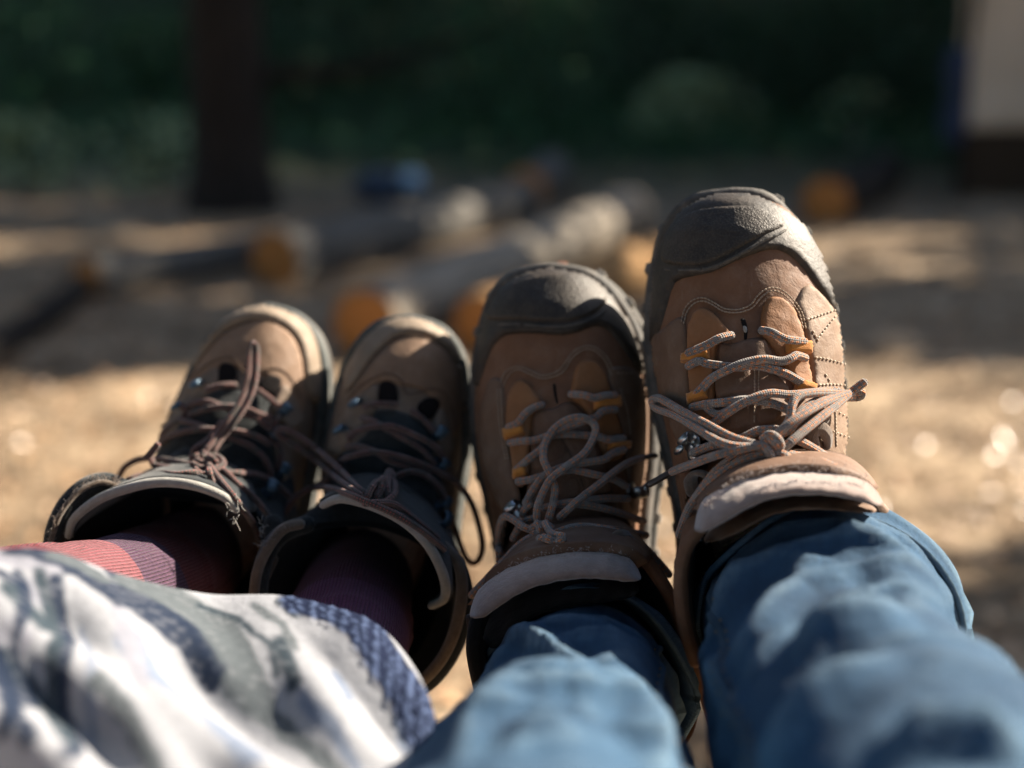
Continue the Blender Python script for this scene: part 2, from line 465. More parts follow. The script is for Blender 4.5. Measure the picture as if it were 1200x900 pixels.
    def stitches(s, lines, mat, parent, pitch=5.2, w=.00055, lift=.0011, ln=.0013):
        parts = []
        for l in lines:
            c = cat([Vector((p[0], p[1], 0)) for p in l], 6); L = sum((b - a).length for a, b in zip(c, c[1:]))
            c = resamp(c, max(3, int(L / pitch)))
            for a, b in zip(c, c[1:]):
                m = (a + b) * .5; loc, nor = s.surf(m.x, m.y)
                l2, _ = s.surf(m.x + (b - a).x * .2, m.y + (b - a).y * .2); t = l2 - loc; t = (t - nor * t.dot(nor))
                if t.length < 1e-7: continue
                t.normalize(); parts.append(ell(loc + nor * lift, ln * random.uniform(.85, 1.1), w, w * .8, (t, nor.cross(t), nor), 6, 4))
        V, F, U = join(parts); return tag(mesh('stitching', V, F, mat, parent), kind='stuff')
    def sole(s, mm, om, lug=None, w0=.0035, w1=.007, zt=.008, zm=-.014, zb=-.034, lugs=True, wrap=.02):
        loop = s.Lp[::-1] + s.Rp[1:]  # heel-left -> tip -> heel-right (open at the heel)
        loop = resamp(loop, 120, True); c0 = sum(loop, Vector()) / len(loop)
        def rim(p, i, off):
            a, b = loop[i - 1], loop[(i + 1) % len(loop)]; t = (b - a).normalized(); n = s.N.cross(t).normalized()
            if n.dot(p - c0) < 0: n = -n
            return p + n * off
        def build(name, layers, mat):
            vs, fs = [], []; K = len(loop)
            for (off, z) in layers:
                for i, p in enumerate(loop):
                    v = (p - s.tip).dot(s.axis); k = max(0, 1 - v / .045)
                    zz = z + (wrap * k ** 1.5 if z > zm - .002 else wrap * .35 * k)
                    vs.append(rim(p, i, off) + s.N * (zz + .0006 * noise.noise(p * 90)))
            for j in range(len(layers) - 1):
                for k in range(K): fs.append((j * K + k, j * K + (k + 1) % K, (j + 1) * K + (k + 1) % K, (j + 1) * K + k))
            fs.append(tuple(range(K))); fs.append(tuple(range((len(layers) - 1) * K, len(layers) * K)))
            return mesh(name, vs, fs, mat, s.root)
        build('midsole', [(-.004, zt), (-.0005, zt), (w0 * .8, zt - .002), (w0, zt - .006), (w0 - .0015, zm + .003), (w0, zm)], mm)
        o = build('outsole', [(-.003, zm + .0), (w1 - .002, zm - .0005), (w1, zm - .003), (w1 - .001, zb + .004), (w1 - .004, zb)], om)
        if lugs:
            K = len(loop)
            for i in range(0, K, 4):
                p = loop[i]; a, b = loop[i - 1], loop[(i + 1) % K]; t = (b - a).normalized(); n = s.N.cross(t).normalized()
                if n.dot(p - c0) < 0: n = -n
                v = (p - s.tip).dot(s.axis); k = max(0, 1 - v / .045)
                z = (zm + zb) / 2 + wrap * (.3 + .6 * k) * (k > 0) + .001
                A = (t, n, s.N); q = p + n * (w1 - .001) + s.N * z
                vs, fs, _ = boxd(q, A, .0036, .0028, .0085 + .003 * k)
                cc = q
                vs = [cc + (x - cc) * (1 if (x - cc).dot(n) < 0 else .78) for x in vs]
                me_o = mesh('lug', vs, fs, (lug if lug and v < .012 and -.026 < (p - s.tip).dot(s.U) < .006 else om), o, smooth=False)
                bv = me_o.modifiers.new('bevel', 'BEVEL'); bv.width = .0008; bv.segments = 2
        return o
    def hook(s, px, py, r=.0045, mat=None, ang=0, lift=0.0):
        loc, nor = s.surf(px, py, False); t = (s.V - nor * s.V.dot(nor)).normalized(); b = nor.cross(t)
        c, q = math.cos(ang), math.sin(ang); t, b = t * c + b * q, b * c - t * q
        loc = loc + nor * lift
        parts = [ell(loc + nor * .0006, r * 1.25, r * .95, r * .35, (t, b, nor), 14, 8)]
        arc = [loc + nor * (.0008 + r * .95 * (1 - math.cos(a))) + t * (r * 1.0 * math.sin(a)) for a in [math.pi * k / 9 for k in range(10)]]
        parts.append(tube_data(arc, r * .26, 10, flat=3.0, nrm=b))
        parts.append(ell(arc[-1] + nor * .0003, r * .55, r * 1.0, r * .42, (t, b, nor), 12, 8))
        V, F, U = join(parts); return mesh('lace_hook', V, F, mat, s.root)

HP = [(0, .022), (.004, .034), (.012, .044), (.03, .053), (.06, .060), (.10, .070), (.14, .084), (.18, .096), (.21, .098), (.25, .090), (.285, .07), (.30, .02)]
HPs = [(0, .020), (.004, .030), (.012, .038), (.03, .046), (.06, .054), (.09, .064), (.13, .078), (.16, .088), (.19, .090), (.23, .082), (.262, .06), (.275, .02)]

gb = 'hiking boots worn by the two people'
# --- boot D (far right)
D = Boot('hiking_boot', 'brown hiking boot furthest right, its laces and side bright in the sun', gb, (885, 470), .815, -7, -13,
         [(862, 238), (815, 246), (784, 275), (768, 320), (763, 385), (768, 450), (785, 530), (800, 610), (806, 700), (820, 770), (880, 812)],
         [(862, 238), (903, 243), (936, 278), (958, 330), (971, 390), (976, 450), (976, 530), (970, 610), (966, 700), (955, 770), (882, 812)],
         HP, M['brown'],
         [(830, 606, .715), (803, 645, .70), (797, 700, .70), (812, 770, .71), (860, 830, .72), (950, 850, .73), (1030, 800, .74), (1056, 720, .745), (1046, 645, .735), (1018, 602, .72), (930, 585, .72)],
         (890, 640), br=.0125)
C = Boot('hiking_boot', 'brown hiking boot beside the tan pair, one lace loop standing up', gb, (665, 540), .885, -7, -9,
         [(650, 322), (607, 332), (578, 360), (563, 405), (557, 465), (561, 530), (577, 600), (590, 670), (590, 750), (605, 820), (665, 860)],
         [(650, 322), (697, 330), (730, 362), (753, 410), (764, 470), (764, 535), (757, 600), (754, 670), (758, 750), (740, 820), (668, 860)],
         HP, M['brown'],
         [(572, 700, .765), (557, 760, .755), (575, 830, .76), (640, 895, .775), (730, 915, .785), (806, 870, .78), (818, 800, .775), (798, 728, .775), (765, 672, .78), (670, 655, .785)],
         (675, 690))
B = Boot('hiking_boot', 'tan suede boot nearer the middle with a purple sock inside', gb, (475, 540), .93, -6, 0,
         [(482, 375), (445, 382), (417, 408), (400, 445), (388, 490), (380, 535), (385, 590), (395, 650), (402, 710), (420, 765), (462, 790)],
         [(482, 375), (517, 386), (538, 412), (546, 450), (548, 490), (546, 535), (537, 590), (530, 650), (528, 710), (508, 765), (464, 790)],
         HPs, M['tanside'],
         [(362, 615, .835), (325, 634, .82), (304, 672, .81), (300, 725, .805), (330, 790, .81), (400, 830, .82), (480, 812, .825), (530, 765, .825), (546, 702, .825), (538, 662, .83), (512, 640, .835), (440, 612, .845)],
         (462, 650))
A = Boot('hiking_boot', 'tan suede boot furthest left, dark collar open around a red and pink striped sock', gb, (300, 520), .95, -6, 0,
         [(318, 362), (283, 370), (254, 392), (232, 425), (213, 465), (196, 510), (190, 560), (198, 620), (218, 680), (245, 735), (292, 762)],
         [(318, 362), (350, 372), (372, 398), (380, 434), (380, 475), (374, 515), (364, 560), (356, 620), (352, 680), (336, 735), (294, 762)],
         HPs, M['tanside'],
         [(138, 572, .84), (98, 580, .83), (72, 606, .825), (62, 645, .82), (74, 705, .82), (120, 760, .825), (200, 785, .83), (275, 755, .835), (312, 695, .835), (318, 640, .84), (295, 596, .85), (220, 580, .855)],
         (290, 625))
for b, d in ((A, .83), (B, .83), (C, .77), (D, .70)): b.dflt = d
for b in (C, D):
    b.shaft(M['brown'], M['lining']); b.sole(M['midsole'], M['sole'], M['lugo'])
for b in (A, B):
    b.shaft(M['blackf'], M['lining']); b.sole(M['foxing'], M['rand'], None, w0=.003, w1=.004, zt=.006, lugs=False, wrap=.008)

def cut(poly_outer, poly_inner): return poly_outer + poly_inner[::-1]

# ---- boot D panels
vampin = zE([(62, 560), (95, 495), (120, 410), (145, 340), (200, 320), (260, 308), (340, 272), (420, 240), (480, 232), (540, 265), (600, 340), (655, 420), (690, 500)])
rando = zE([(735, 500), (705, 390), (660, 285), (600, 190), (520, 115), (440, 70), (370, 50), (290, 50), (190, 75), (100, 130), (48, 225), (26, 330), (18, 450), (18, 560)])
D.patch('toe_rand', vampin + rando, M['rand'], .0022, 4, 3.2, smooth=2)
D.patch('toe_cap', zE([(140, 165), (200, 118), (300, 98), (400, 98), (460, 125), (495, 160), (470, 178), (430, 192), (380, 222), (330, 250), (275, 278), (230, 290), (160, 290), (110, 270), (115, 210)]), M['cap'], .0018, 4, 2.6, base=.0022)
D.patch('cap_ridge', zE([(120, 296), (160, 298), (232, 298), (280, 286), (335, 258), (385, 230), (435, 200), (480, 182), (500, 170), (505, 178), (485, 193), (440, 212), (390, 242), (340, 268), (285, 296), (235, 308), (160, 308), (120, 304)]), M['midsole'], .0016, 2.0, 2.0, base=.0022)
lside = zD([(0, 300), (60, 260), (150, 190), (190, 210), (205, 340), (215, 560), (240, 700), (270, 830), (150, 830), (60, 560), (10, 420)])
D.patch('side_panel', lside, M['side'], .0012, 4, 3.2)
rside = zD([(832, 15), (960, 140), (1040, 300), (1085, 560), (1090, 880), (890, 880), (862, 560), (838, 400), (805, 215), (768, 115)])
D.patch('side_panel', rside, M['side_sun'], .0014, 4, 3.2)
D.patch('eyestay', zD([(205, 340), (212, 230), (245, 158), (290, 138), (340, 168), (385, 218), (428, 283), (362, 330), (352, 420), (350, 640), (330, 720), (245, 700), (218, 560)]), M['ochre'], .0024, 5, 2.6, base=.0006)
D.patch('eyestay', zD([(590, 270), (585, 180), (610, 103), (655, 78), (710, 98), (755, 150), (790, 230), (815, 320), (828, 420), (848, 540), (800, 560), (755, 545), (720, 470), (660, 370), (615, 310)]), M['ochre'], .0024, 5, 2.6, base=.0006)
D.patch('tongue', zD([(365, 335), (440, 325), (500, 305), (600, 295), (645, 375), (700, 480), (730, 650), (700, 800), (500, 850), (380, 830), (352, 740), (358, 500)]), M['tongue'], .0012, 5, 3, puff=.003, base=.0003)
for q in ([(548, 470), (548, 600), (545, 745)],):
    pass
for q in ([(362, 470), (440, 462), (530, 470), (535, 560), (530, 605), (440, 615), (362, 620)], [(560, 480), (620, 490), (680, 520), (720, 590), (640, 580), (560, 600)],
          [(430, 690), (500, 655), (532, 660), (535, 760), (450, 790), (415, 770)], [(560, 650), (640, 650), (690, 680), (650, 740), (560, 760)]):
    D.patch('tongue_pad', zD(q), M['tongue'], .002, 6, 2.4, base=.003)
for q in ([(208, 380), (326, 360), (330, 414), (208, 440)], [(236, 602), (318, 570), (322, 620), (240, 650)], [(698, 332), (812, 324), (816, 384), (700, 382)], [(758, 536), (836, 556), (830, 598), (752, 580)]):
    D.patch('lace_tab', zD(q), M['tab'], .002, 3, 2.0, base=.0060, smooth=0)
D.patch('vent_slit', zD([(480, 200), (500, 195), (515, 240), (512, 300), (500, 305), (495, 250)]), M['slit'], .0003, 2, 1.6, base=.0002)
D.patch('slit_bead', zD([(492, 235), (510, 240), (512, 265), (498, 265)]), M['trim'], .0012, 2, 1.5, base=.0008)
st = D.stitches([zD([(178, 215), (195, 145), (235, 100), (290, 88), (345, 115), (395, 145), (470, 150), (530, 125), (570, 72), (620, 38), (680, 42), (740, 90), (792, 165), (812, 250)]),
                 zD([(190, 225), (207, 158), (245, 116), (290, 104), (340, 128), (392, 160), (470, 166), (540, 140), (582, 88), (626, 54), (676, 57), (728, 100), (778, 170), (798, 250)])], M['thread'], D.upper, 4.2)
D.stitches([zD([(810, 208), (880, 182), (960, 152)]), zD([(850, 398), (920, 408), (1030, 440)]), zD([(865, 305), (925, 225), (960, 180)]), zD([(868, 545), (950, 540), (1045, 545)]),
            zD([(950, 672), (1060, 730)]), zD([(935, 778), (1050, 822)]), zD([(953, 640), (958, 860)]), zD([(840, 260), (870, 320)]), zD([(900, 480), (930, 530)])], M['threadl'], D.upper, 3.6, w=.0006, lift=.0022)
D.stitches([zD([(548, 470), (548, 600)]), zD([(548, 650), (545, 745)]), zD([(568, 470), (566, 600)])], M['thread'], D.upper, 3.2, w=.0005, lift=.0045)
# ---- boot C panels
vc = zC3([(72, 860), (90, 800), (130, 690), (170, 570), (230, 485), (300, 458), (450, 455), (600, 465), (700, 442), (780, 412), (850, 428), (920, 505), (1000, 620), (1070, 750), (1090, 860)])
ro = zC3([(1175, 860), (1165, 760), (1115, 600), (1050, 420), (960, 240), (840, 110), (720, 65), (600, 50), (480, 65), (315, 110), (200, 180), (115, 300), (60, 470), (40, 600), (30, 860)])
C.patch('toe_rand', vc + ro, M['rand'], .0022, 4, 3.2, smooth=2)
C.patch('toe_cap', zC3([(250, 210), (330, 165), (480, 125), (620, 115), (720, 130), (795, 185), (840, 262), (815, 312), (765, 350), (690, 380), (600, 398), (480, 396), (340, 385), (215, 388), (165, 365), (200, 270)]), M['cap'], .0018, 4, 2.6, base=.0022)
C.patch('cap_ridge', zC3([(230, 402), (340, 400), (480, 410), (600, 412), (695, 394), (772, 364), (822, 326), (838, 330), (800, 368), (740, 400), (690, 416), (600, 432), (480, 430), (340, 418), (230, 418)]), M['midsole'], .0016, 2, 2, base=.0022)
C.patch('side_panel', zC([(10, 330), (70, 130), (140, 130), (165, 260), (175, 400), (195, 560), (215, 700), (250, 850), (150, 900), (60, 700), (10, 500)]), M['side'], .0012, 4, 3.2)
C.patch('side_panel', zC([(760, 70), (900, 60), (985, 160), (1020, 350), (1015, 700), (1000, 900), (900, 900), (870, 600), (855, 450), (805, 280)]), M['side'], .0012, 4, 3.2)
C.patch('eyestay', zC([(170, 400), (175, 260), (200, 172), (250, 127), (300, 150), (350, 215), (378, 280), (325, 330), (312, 480), (310, 650), (262, 745), (215, 700), (195, 560)]), M['ochre'], .0024, 5, 2.6, base=.0006)
C.patch('eyestay', zC([(548, 230), (555, 130), (580, 42), (630, 8), (690, 18), (740, 80), (775, 190), (800, 300), (845, 450), (852, 560), (800, 600), (740, 585), (690, 430), (640, 330), (600, 270)]), M['ochre'], .0024, 5, 2.6, base=.0006)
C.patch('tongue', zC([(335, 322), (440, 290), (540, 255), (620, 320), (680, 450), (740, 640), (800, 800), (820, 960), (600, 1050), (400, 1030), (280, 900), (300, 700), (318, 480)]), M['tongue'], .0012, 5, 3, puff=.003, base=.0003)
for q in ([(330, 480), (400, 465), (480, 470), (530, 580), (440, 640), (330, 660)], [(500, 480), (640, 470), (690, 600), (600, 610), (540, 580)],
          [(470, 740), (560, 690), (600, 780), (560, 840), (470, 820)], [(600, 700), (720, 700), (760, 790), (640, 800)]):
    C.patch('tongue_pad', zC(q), M['tongue'], .002, 6, 2.4, base=.003)
for q in ([(178, 432), (286, 400), (290, 456), (186, 498)], [(230, 670), (300, 650), (302, 694), (238, 718)], [(664, 248), (800, 230), (804, 292), (668, 312)], [(745, 498), (850, 488), (852, 538), (740, 547)]):
    C.patch('lace_tab', zC(q), M['tab'], .002, 3, 2.0, base=.0060, smooth=0)
C.patch('vent_slit', zC([(440, 155), (455, 155), (462, 210), (470, 262), (458, 258), (445, 210)]), M['slit'], .0003, 2, 1.6, base=.0002)
C.stitches([zC3([(255, 770), (285, 700), (340, 668), (400, 692), (470, 722), (540, 712), (600, 682), (650, 602), (700, 560), (760, 550), (828, 598), (868, 680), (900, 770)]),
            zC3([(238, 750), (270, 680), (340, 650), (410, 675), (470, 703), (535, 694), (590, 662), (640, 585), (695, 542), (765, 532), (842, 585), (885, 668), (915, 760)])], M['thread'], C.upper, 4.2)
C.stitches([zC3([(900, 690), (960, 690), (1020, 690)]), zC([(820, 180), (860, 300), (880, 450)]), zC([(125, 180), (140, 400), (175, 600)]), zC([(145, 180), (158, 400), (190, 600)])], M['thread'], C.upper, 4, w=.0005, lift=.0018)
C.stitches([zC([(480, 480), (520, 560), (560, 640)]), zC([(575, 690), (600, 760), (620, 800)])], M['threadd'], C.upper, 3.2, w=.0006, lift=.0045)

# ---- boots A, B panels
ao = [(214, 436), (230, 402), (247, 384), (272, 365), (300, 355), (325, 354), (350, 362), (370, 383), (381, 415), (380, 450), (374, 472)]
ai = [(222, 440), (240, 412), (262, 389), (285, 377), (305, 373), (328, 380), (345, 395), (354, 420), (357, 450), (362, 466)]
bo = [(404, 442), (420, 410), (440, 388), (465, 375), (492, 375), (520, 386), (540, 406), (550, 430), (554, 460), (556, 486)]
bi = [(410, 458), (426, 436), (443, 413), (462, 397), (480, 391), (505, 396), (524, 410), (535, 430), (540, 455), (545, 482)]
A.patch('vamp', [(222, 445), (240, 414), (262, 391), (285, 379), (305, 375), (328, 382), (344, 397), (353, 420), (356, 450), (358, 470), (345, 500), (330, 470), (318, 445), (290, 436), (262, 430), (232, 455), (218, 465)], M['tan'], .0012, 3, 3)
A.patch('toe_band', cut(ao, ai), M['band'], .0028, 4, 2.2, smooth=2)
A.patch('toe_foxing', cut([(p[0] + (p[0] - 305) * .06, p[1] - 6 + (p[1] - 352) * .02) for p in ao], ao), M['foxing'], .002, 3, 2.2, smooth=2)
B.patch('vamp', [(412, 462), (428, 438), (445, 415), (463, 399), (480, 393), (504, 398), (522, 412), (533, 432), (538, 455), (542, 490), (528, 515), (515, 490), (500, 460), (470, 452), (445, 448), (420, 470), (408, 478)], M['tan'], .0012, 3, 3)
B.patch('toe_band', cut(bo, bi), M['band'], .0028, 4, 2.2, smooth=2)
for q in ([(535, 175), (562, 163), (598, 172), (618, 205), (614, 292), (527, 292), (527, 220)], [(735, 268), (780, 233), (830, 232), (850, 262), (830, 302), (800, 332), (745, 305)]):
    A.patch('vent_opening', zA(q), M['slit'], .0004, 3, 2, base=.0016)
for q in ([(510, 78), (545, 64), (575, 82), (585, 112), (580, 155), (505, 155)], [(670, 172), (700, 142), (740, 136), (765, 162), (742, 215), (715, 235), (680, 205)]):
    B.patch('vent_opening', zB(q), M['slit'], .0004, 3, 2, base=.0016)
A.patch('tongue', zA([(525, 300), (620, 305), (740, 315), (805, 350), (775, 430), (790, 520), (815, 640), (830, 760), (800, 880), (300, 880), (130, 790), (150, 660), (230, 560), (340, 450), (410, 370), (480, 310)]), M['blackf'], .001, 4, 3, puff=.003)
B.patch('tongue', zB([(490, 190), (580, 190), (690, 240), (755, 300), (735, 400), (785, 520), (800, 640), (770, 760), (500, 640), (330, 590), (240, 560), (295, 450), (345, 380), (440, 300), (475, 230)]), M['blackf'], .001, 4, 3, puff=.003)
for b, z, Q in ((A, zA, ([(350, 300), (420, 250), (520, 190), (520, 290), (480, 340), (400, 420), (330, 440)], [(860, 270), (920, 360), (960, 460), (900, 520), (840, 470), (800, 380)], [(250, 480), (330, 450), (330, 520), (230, 640), (140, 690), (160, 600)], [(800, 520), (880, 560), (900, 700), (880, 850), (830, 820), (820, 640)])),
                (B, zB, ([(370, 170), (430, 120), (500, 80), (500, 160), (480, 210), (430, 280), (360, 280)], [(770, 180), (800, 260), (820, 360), (790, 420), (750, 330), (735, 250)], [(330, 290), (400, 290), (350, 380), (270, 480), (230, 480), (260, 400)], [(760, 420), (820, 440), (850, 560), (820, 740), (780, 700), (790, 560)]))):
    for q in Q: b.patch('eyestay', z(q), M['tanside'], .0022, 3, 2.6, base=.0014)
    # pale stitching round vents
A.stitches([zA([(375, 255), (450, 190), (520, 150), (580, 135), (630, 160), (655, 210), (700, 230), (760, 200), (840, 195), (900, 250), (950, 350)]), [(p[0] + (p[0] > 300) * 3 - (p[0] <= 300) * -3, p[1] + 3) for p in ai]], M['threadd'], A.upper, 3.4, w=.0006, lift=.0018)
B.stitches([zB([(375, 150), (440, 80), (510, 40), (560, 35), (605, 70), (620, 120), (660, 120), (720, 100), (780, 115), (810, 180), (830, 280)]), [(p[0] - 2, p[1] + 4) for p in bi]], M['threadd'], B.upper, 3.4, w=.0006, lift=.0018)

# ---- tongue tops and collar rolls
def sheet(b, name, arc, base, mat, thick=.006, lift=.004, parent=None):
    n = 28; a = resamp(cat([P(*p) for p in arc], 6), n); q = resamp(b.line(base, lift=lift, body=False), n)
    vs, fs = [], []; rows = 9
    for i in range(rows):
        t = i / (rows - 1)
        for k in range(n): vs.append(q[k].lerp(a[k], t) - FW * (.010 * math.sin(math.pi * t)))
    for i in range(rows - 1):
        for k in range(n - 1): fs.append((i * n + k, i * n + k + 1, (i + 1) * n + k + 1, (i + 1) * n + k))
    o = mesh(name, vs, fs, mat, parent or b.root); m = o.modifiers.new('solid', 'SOLIDIFY'); m.thickness = thick; m.offset = 0
    pend.append((b, [v - FW * thick * .5 for v in vs], fs)); return o
pend = []
def roll(b, name, pts, r, mat, flat=1.0, parent=None, taper=.0, seg=14):
    p = cat([P(*q) for q in pts], 8)
    f = (lambda t: r * (1 - taper * abs(2 * t - 1) ** 4)) if taper else r
    return tube(name, p, f, mat, parent or b.root, seg, flat=flat, nrm=None)
arcA = [(80, 628, .80), (88, 607, .795), (118, 584, .79), (158, 570, .785), (190, 565, .785), (228, 569, .785), (262, 582, .79), (277, 598, .795)]
arcB = [(378, 592, .795), (400, 584, .79), (438, 593, .785), (475, 612, .785), (503, 640, .785), (520, 675, .79), (521, 700, .795), (505, 710, .80)]
ta = sheet(A, 'tongue_top', arcA, [(105, 600), (140, 580), (175, 560), (210, 545), (245, 542), (275, 552), (292, 575), (296, 600)], M['blackf'])
roll(A, 'trim', arcA, .0028, M['trim'], parent=ta, taper=.3)
tb = sheet(B, 'tongue_top', arcB, [(385, 585), (405, 565), (440, 560), (475, 575), (505, 600), (525, 635), (530, 670), (528, 695)], M['blackf'])
roll(B, 'trim', arcB, .0030, M['trim'], parent=tb, taper=.3)
roll(A, 'collar_roll', [(142, 573, .82), (122, 566, .815), (98, 574, .81), (75, 600, .805), (63, 640, .805), (70, 690, .81)], .0062, M['blackf'])
roll(A, 'collar_roll', [(320, 612, .83), (318, 650, .825), (306, 690, .82), (290, 730, .82)], .0055, M['blackf'])
roll(A, 'collar_piping', [(140, 571, .812), (118, 565, .808), (92, 577, .803), (70, 604, .799), (58, 640, .799)], .0016, M['trimd'])
roll(A, 'collar_piping', [(322, 655, .818), (310, 680, .814), (296, 702, .812), (284, 730, .812)], .0022, M['trimd'])
roll(B, 'collar_roll', [(360, 614, .815), (330, 626, .81), (312, 652, .805), (303, 690, .80), (304, 730, .80)], .0052, M['blackf'])
roll(B, 'collar_piping', [(352, 614, .808), (332, 620, .803), (314, 642, .799), (301, 672, .796), (297, 712, .795)], .0030, M['trimd'])
roll(B, 'collar_roll', [(512, 640, .82), (535, 665, .815), (543, 705, .812), (532, 755, .812), (505, 795, .815), (470, 815, .82)], .0058, M['blackf'])
roll(B, 'collar_piping', [(520, 640, .812), (538, 662, .808), (541, 700, .806), (531, 745, .806), (512, 780, .808), (480, 812, .812)], .0034, M['trimd'])

def wedge(b, name, top, bot, d, bulge, mat, n=40, parent=None, dd=.012):
    """padded crescent between a top and a bottom line"""
    T = resamp(cat([Vector((p[0], p[1], 0)) for p in top], 8), n); Bq = resamp(cat([Vector((p[0], p[1], 0)) for p in bot], 8), n)
    vs, fs = [], []; K = 16
    for k in range(n):
        e = min(1, k / 4, (n - 1 - k) / 4); e = math.sqrt(max(.02, 1 - (1 - e) ** 2))
        c = (T[k] + Bq[k]) / 2; h = (T[k] - Bq[k]) / 2 * e
        cd = d(k / (n - 1)) if callable(d) else d
        for j in range(K):
            a = 2 * math.pi * j / K; q = c + h * math.cos(a)
            vs.append(P(q.x, q.y, cd + dd * math.cos(a) - bulge * e * math.sin(a)) + Vector((0, 0, .0008 * noise.noise(Vector((k * .5, j * .4, d if not callable(d) else 0))))))
    for k in range(n - 1):
        for j in range(K): fs.append((k * K + j, k * K + (j + 1) % K, (k + 1) * K + (j + 1) % K, (k + 1) * K + j))
    fs.append(tuple(range(K))); fs.append(tuple(range((n - 1) * K, n * K)))
    return mesh(name, vs, fs, mat, parent or b.root)
cT = [(548, 712), (562, 690), (585, 672), (620, 655), (660, 647), (700, 646), (735, 652), (752, 668)]
cB = [(553, 730), (568, 724), (592, 706), (622, 690), (660, 680), (700, 678), (735, 682), (750, 686)]
tc = sheet(C, 'tongue_top', [(552, 706, .75), (585, 674, .74), (620, 656, .735), (660, 648, .735), (700, 646, .735), (735, 652, .735), (750, 664, .74)],
           [(588, 690), (600, 660), (620, 640), (650, 622), (690, 615), (725, 620), (755, 650)], M['tongue'], thick=.010)
wedge(C, 'tongue_edge', cT, cB, .728, .009, M['pad'], parent=tc, dd=.010)
wedge(C, 'tongue_lining', [(556, 722), (592, 702), (622, 688), (660, 678), (700, 676), (750, 682)], [(575, 772), (600, 742), (630, 722), (665, 712), (705, 706), (748, 700)], .748, .006, M['lining'], parent=tc, dd=.02)
dT = [(812, 606), (822, 588), (845, 570), (880, 555), (930, 549), (980, 553), (1015, 563), (1034, 580)]
dB = [(816, 632), (836, 620), (866, 602), (895, 588), (930, 580), (975, 581), (1010, 588), (1034, 598)]
td = sheet(D, 'tongue_top', [(822, 602, .695), (848, 578, .69), (882, 563, .685), (930, 556, .685), (975, 559, .685), (1002, 568, .69), (1016, 580, .695)],
           [(822, 590), (850, 560), (885, 545), (930, 538), (975, 540), (1000, 552), (1012, 570)], M['tongue'], thick=.010)
wedge(D, 'tongue_edge', dT, dB, .680, .009, M['pad'], parent=td, dd=.012)
wedge(D, 'tongue_lining', [(822, 625), (866, 598), (895, 585), (930, 578), (975, 579), (1028, 593)], [(828, 640), (866, 624), (897, 607), (932, 598), (977, 598), (1026, 603)], .694, .004, M['side'], parent=td, dd=.012)
roll(C, 'collar_roll', [(756, 655, .765), (780, 690, .762), (800, 735, .76), (820, 790, .76), (838, 850, .765)], .0038, M['brown'], flat=1)
roll(C, 'collar_roll', [(566, 715, .76), (558, 760, .752), (570, 820, .755)], .0055, M['lining'])
roll(D, 'collar_roll', [(822, 618, .69), (803, 645, .688), (797, 685, .688), (803, 735, .69), (815, 775, .695)], .0034, M['brown'])
roll(D, 'collar_roll', [(1022, 592, .72), (1040, 620, .725), (1052, 670, .73), (1056, 730, .735)], .0055, M['side'])

for b_, v_, f_ in pend: b_.addbvh(v_, f_)
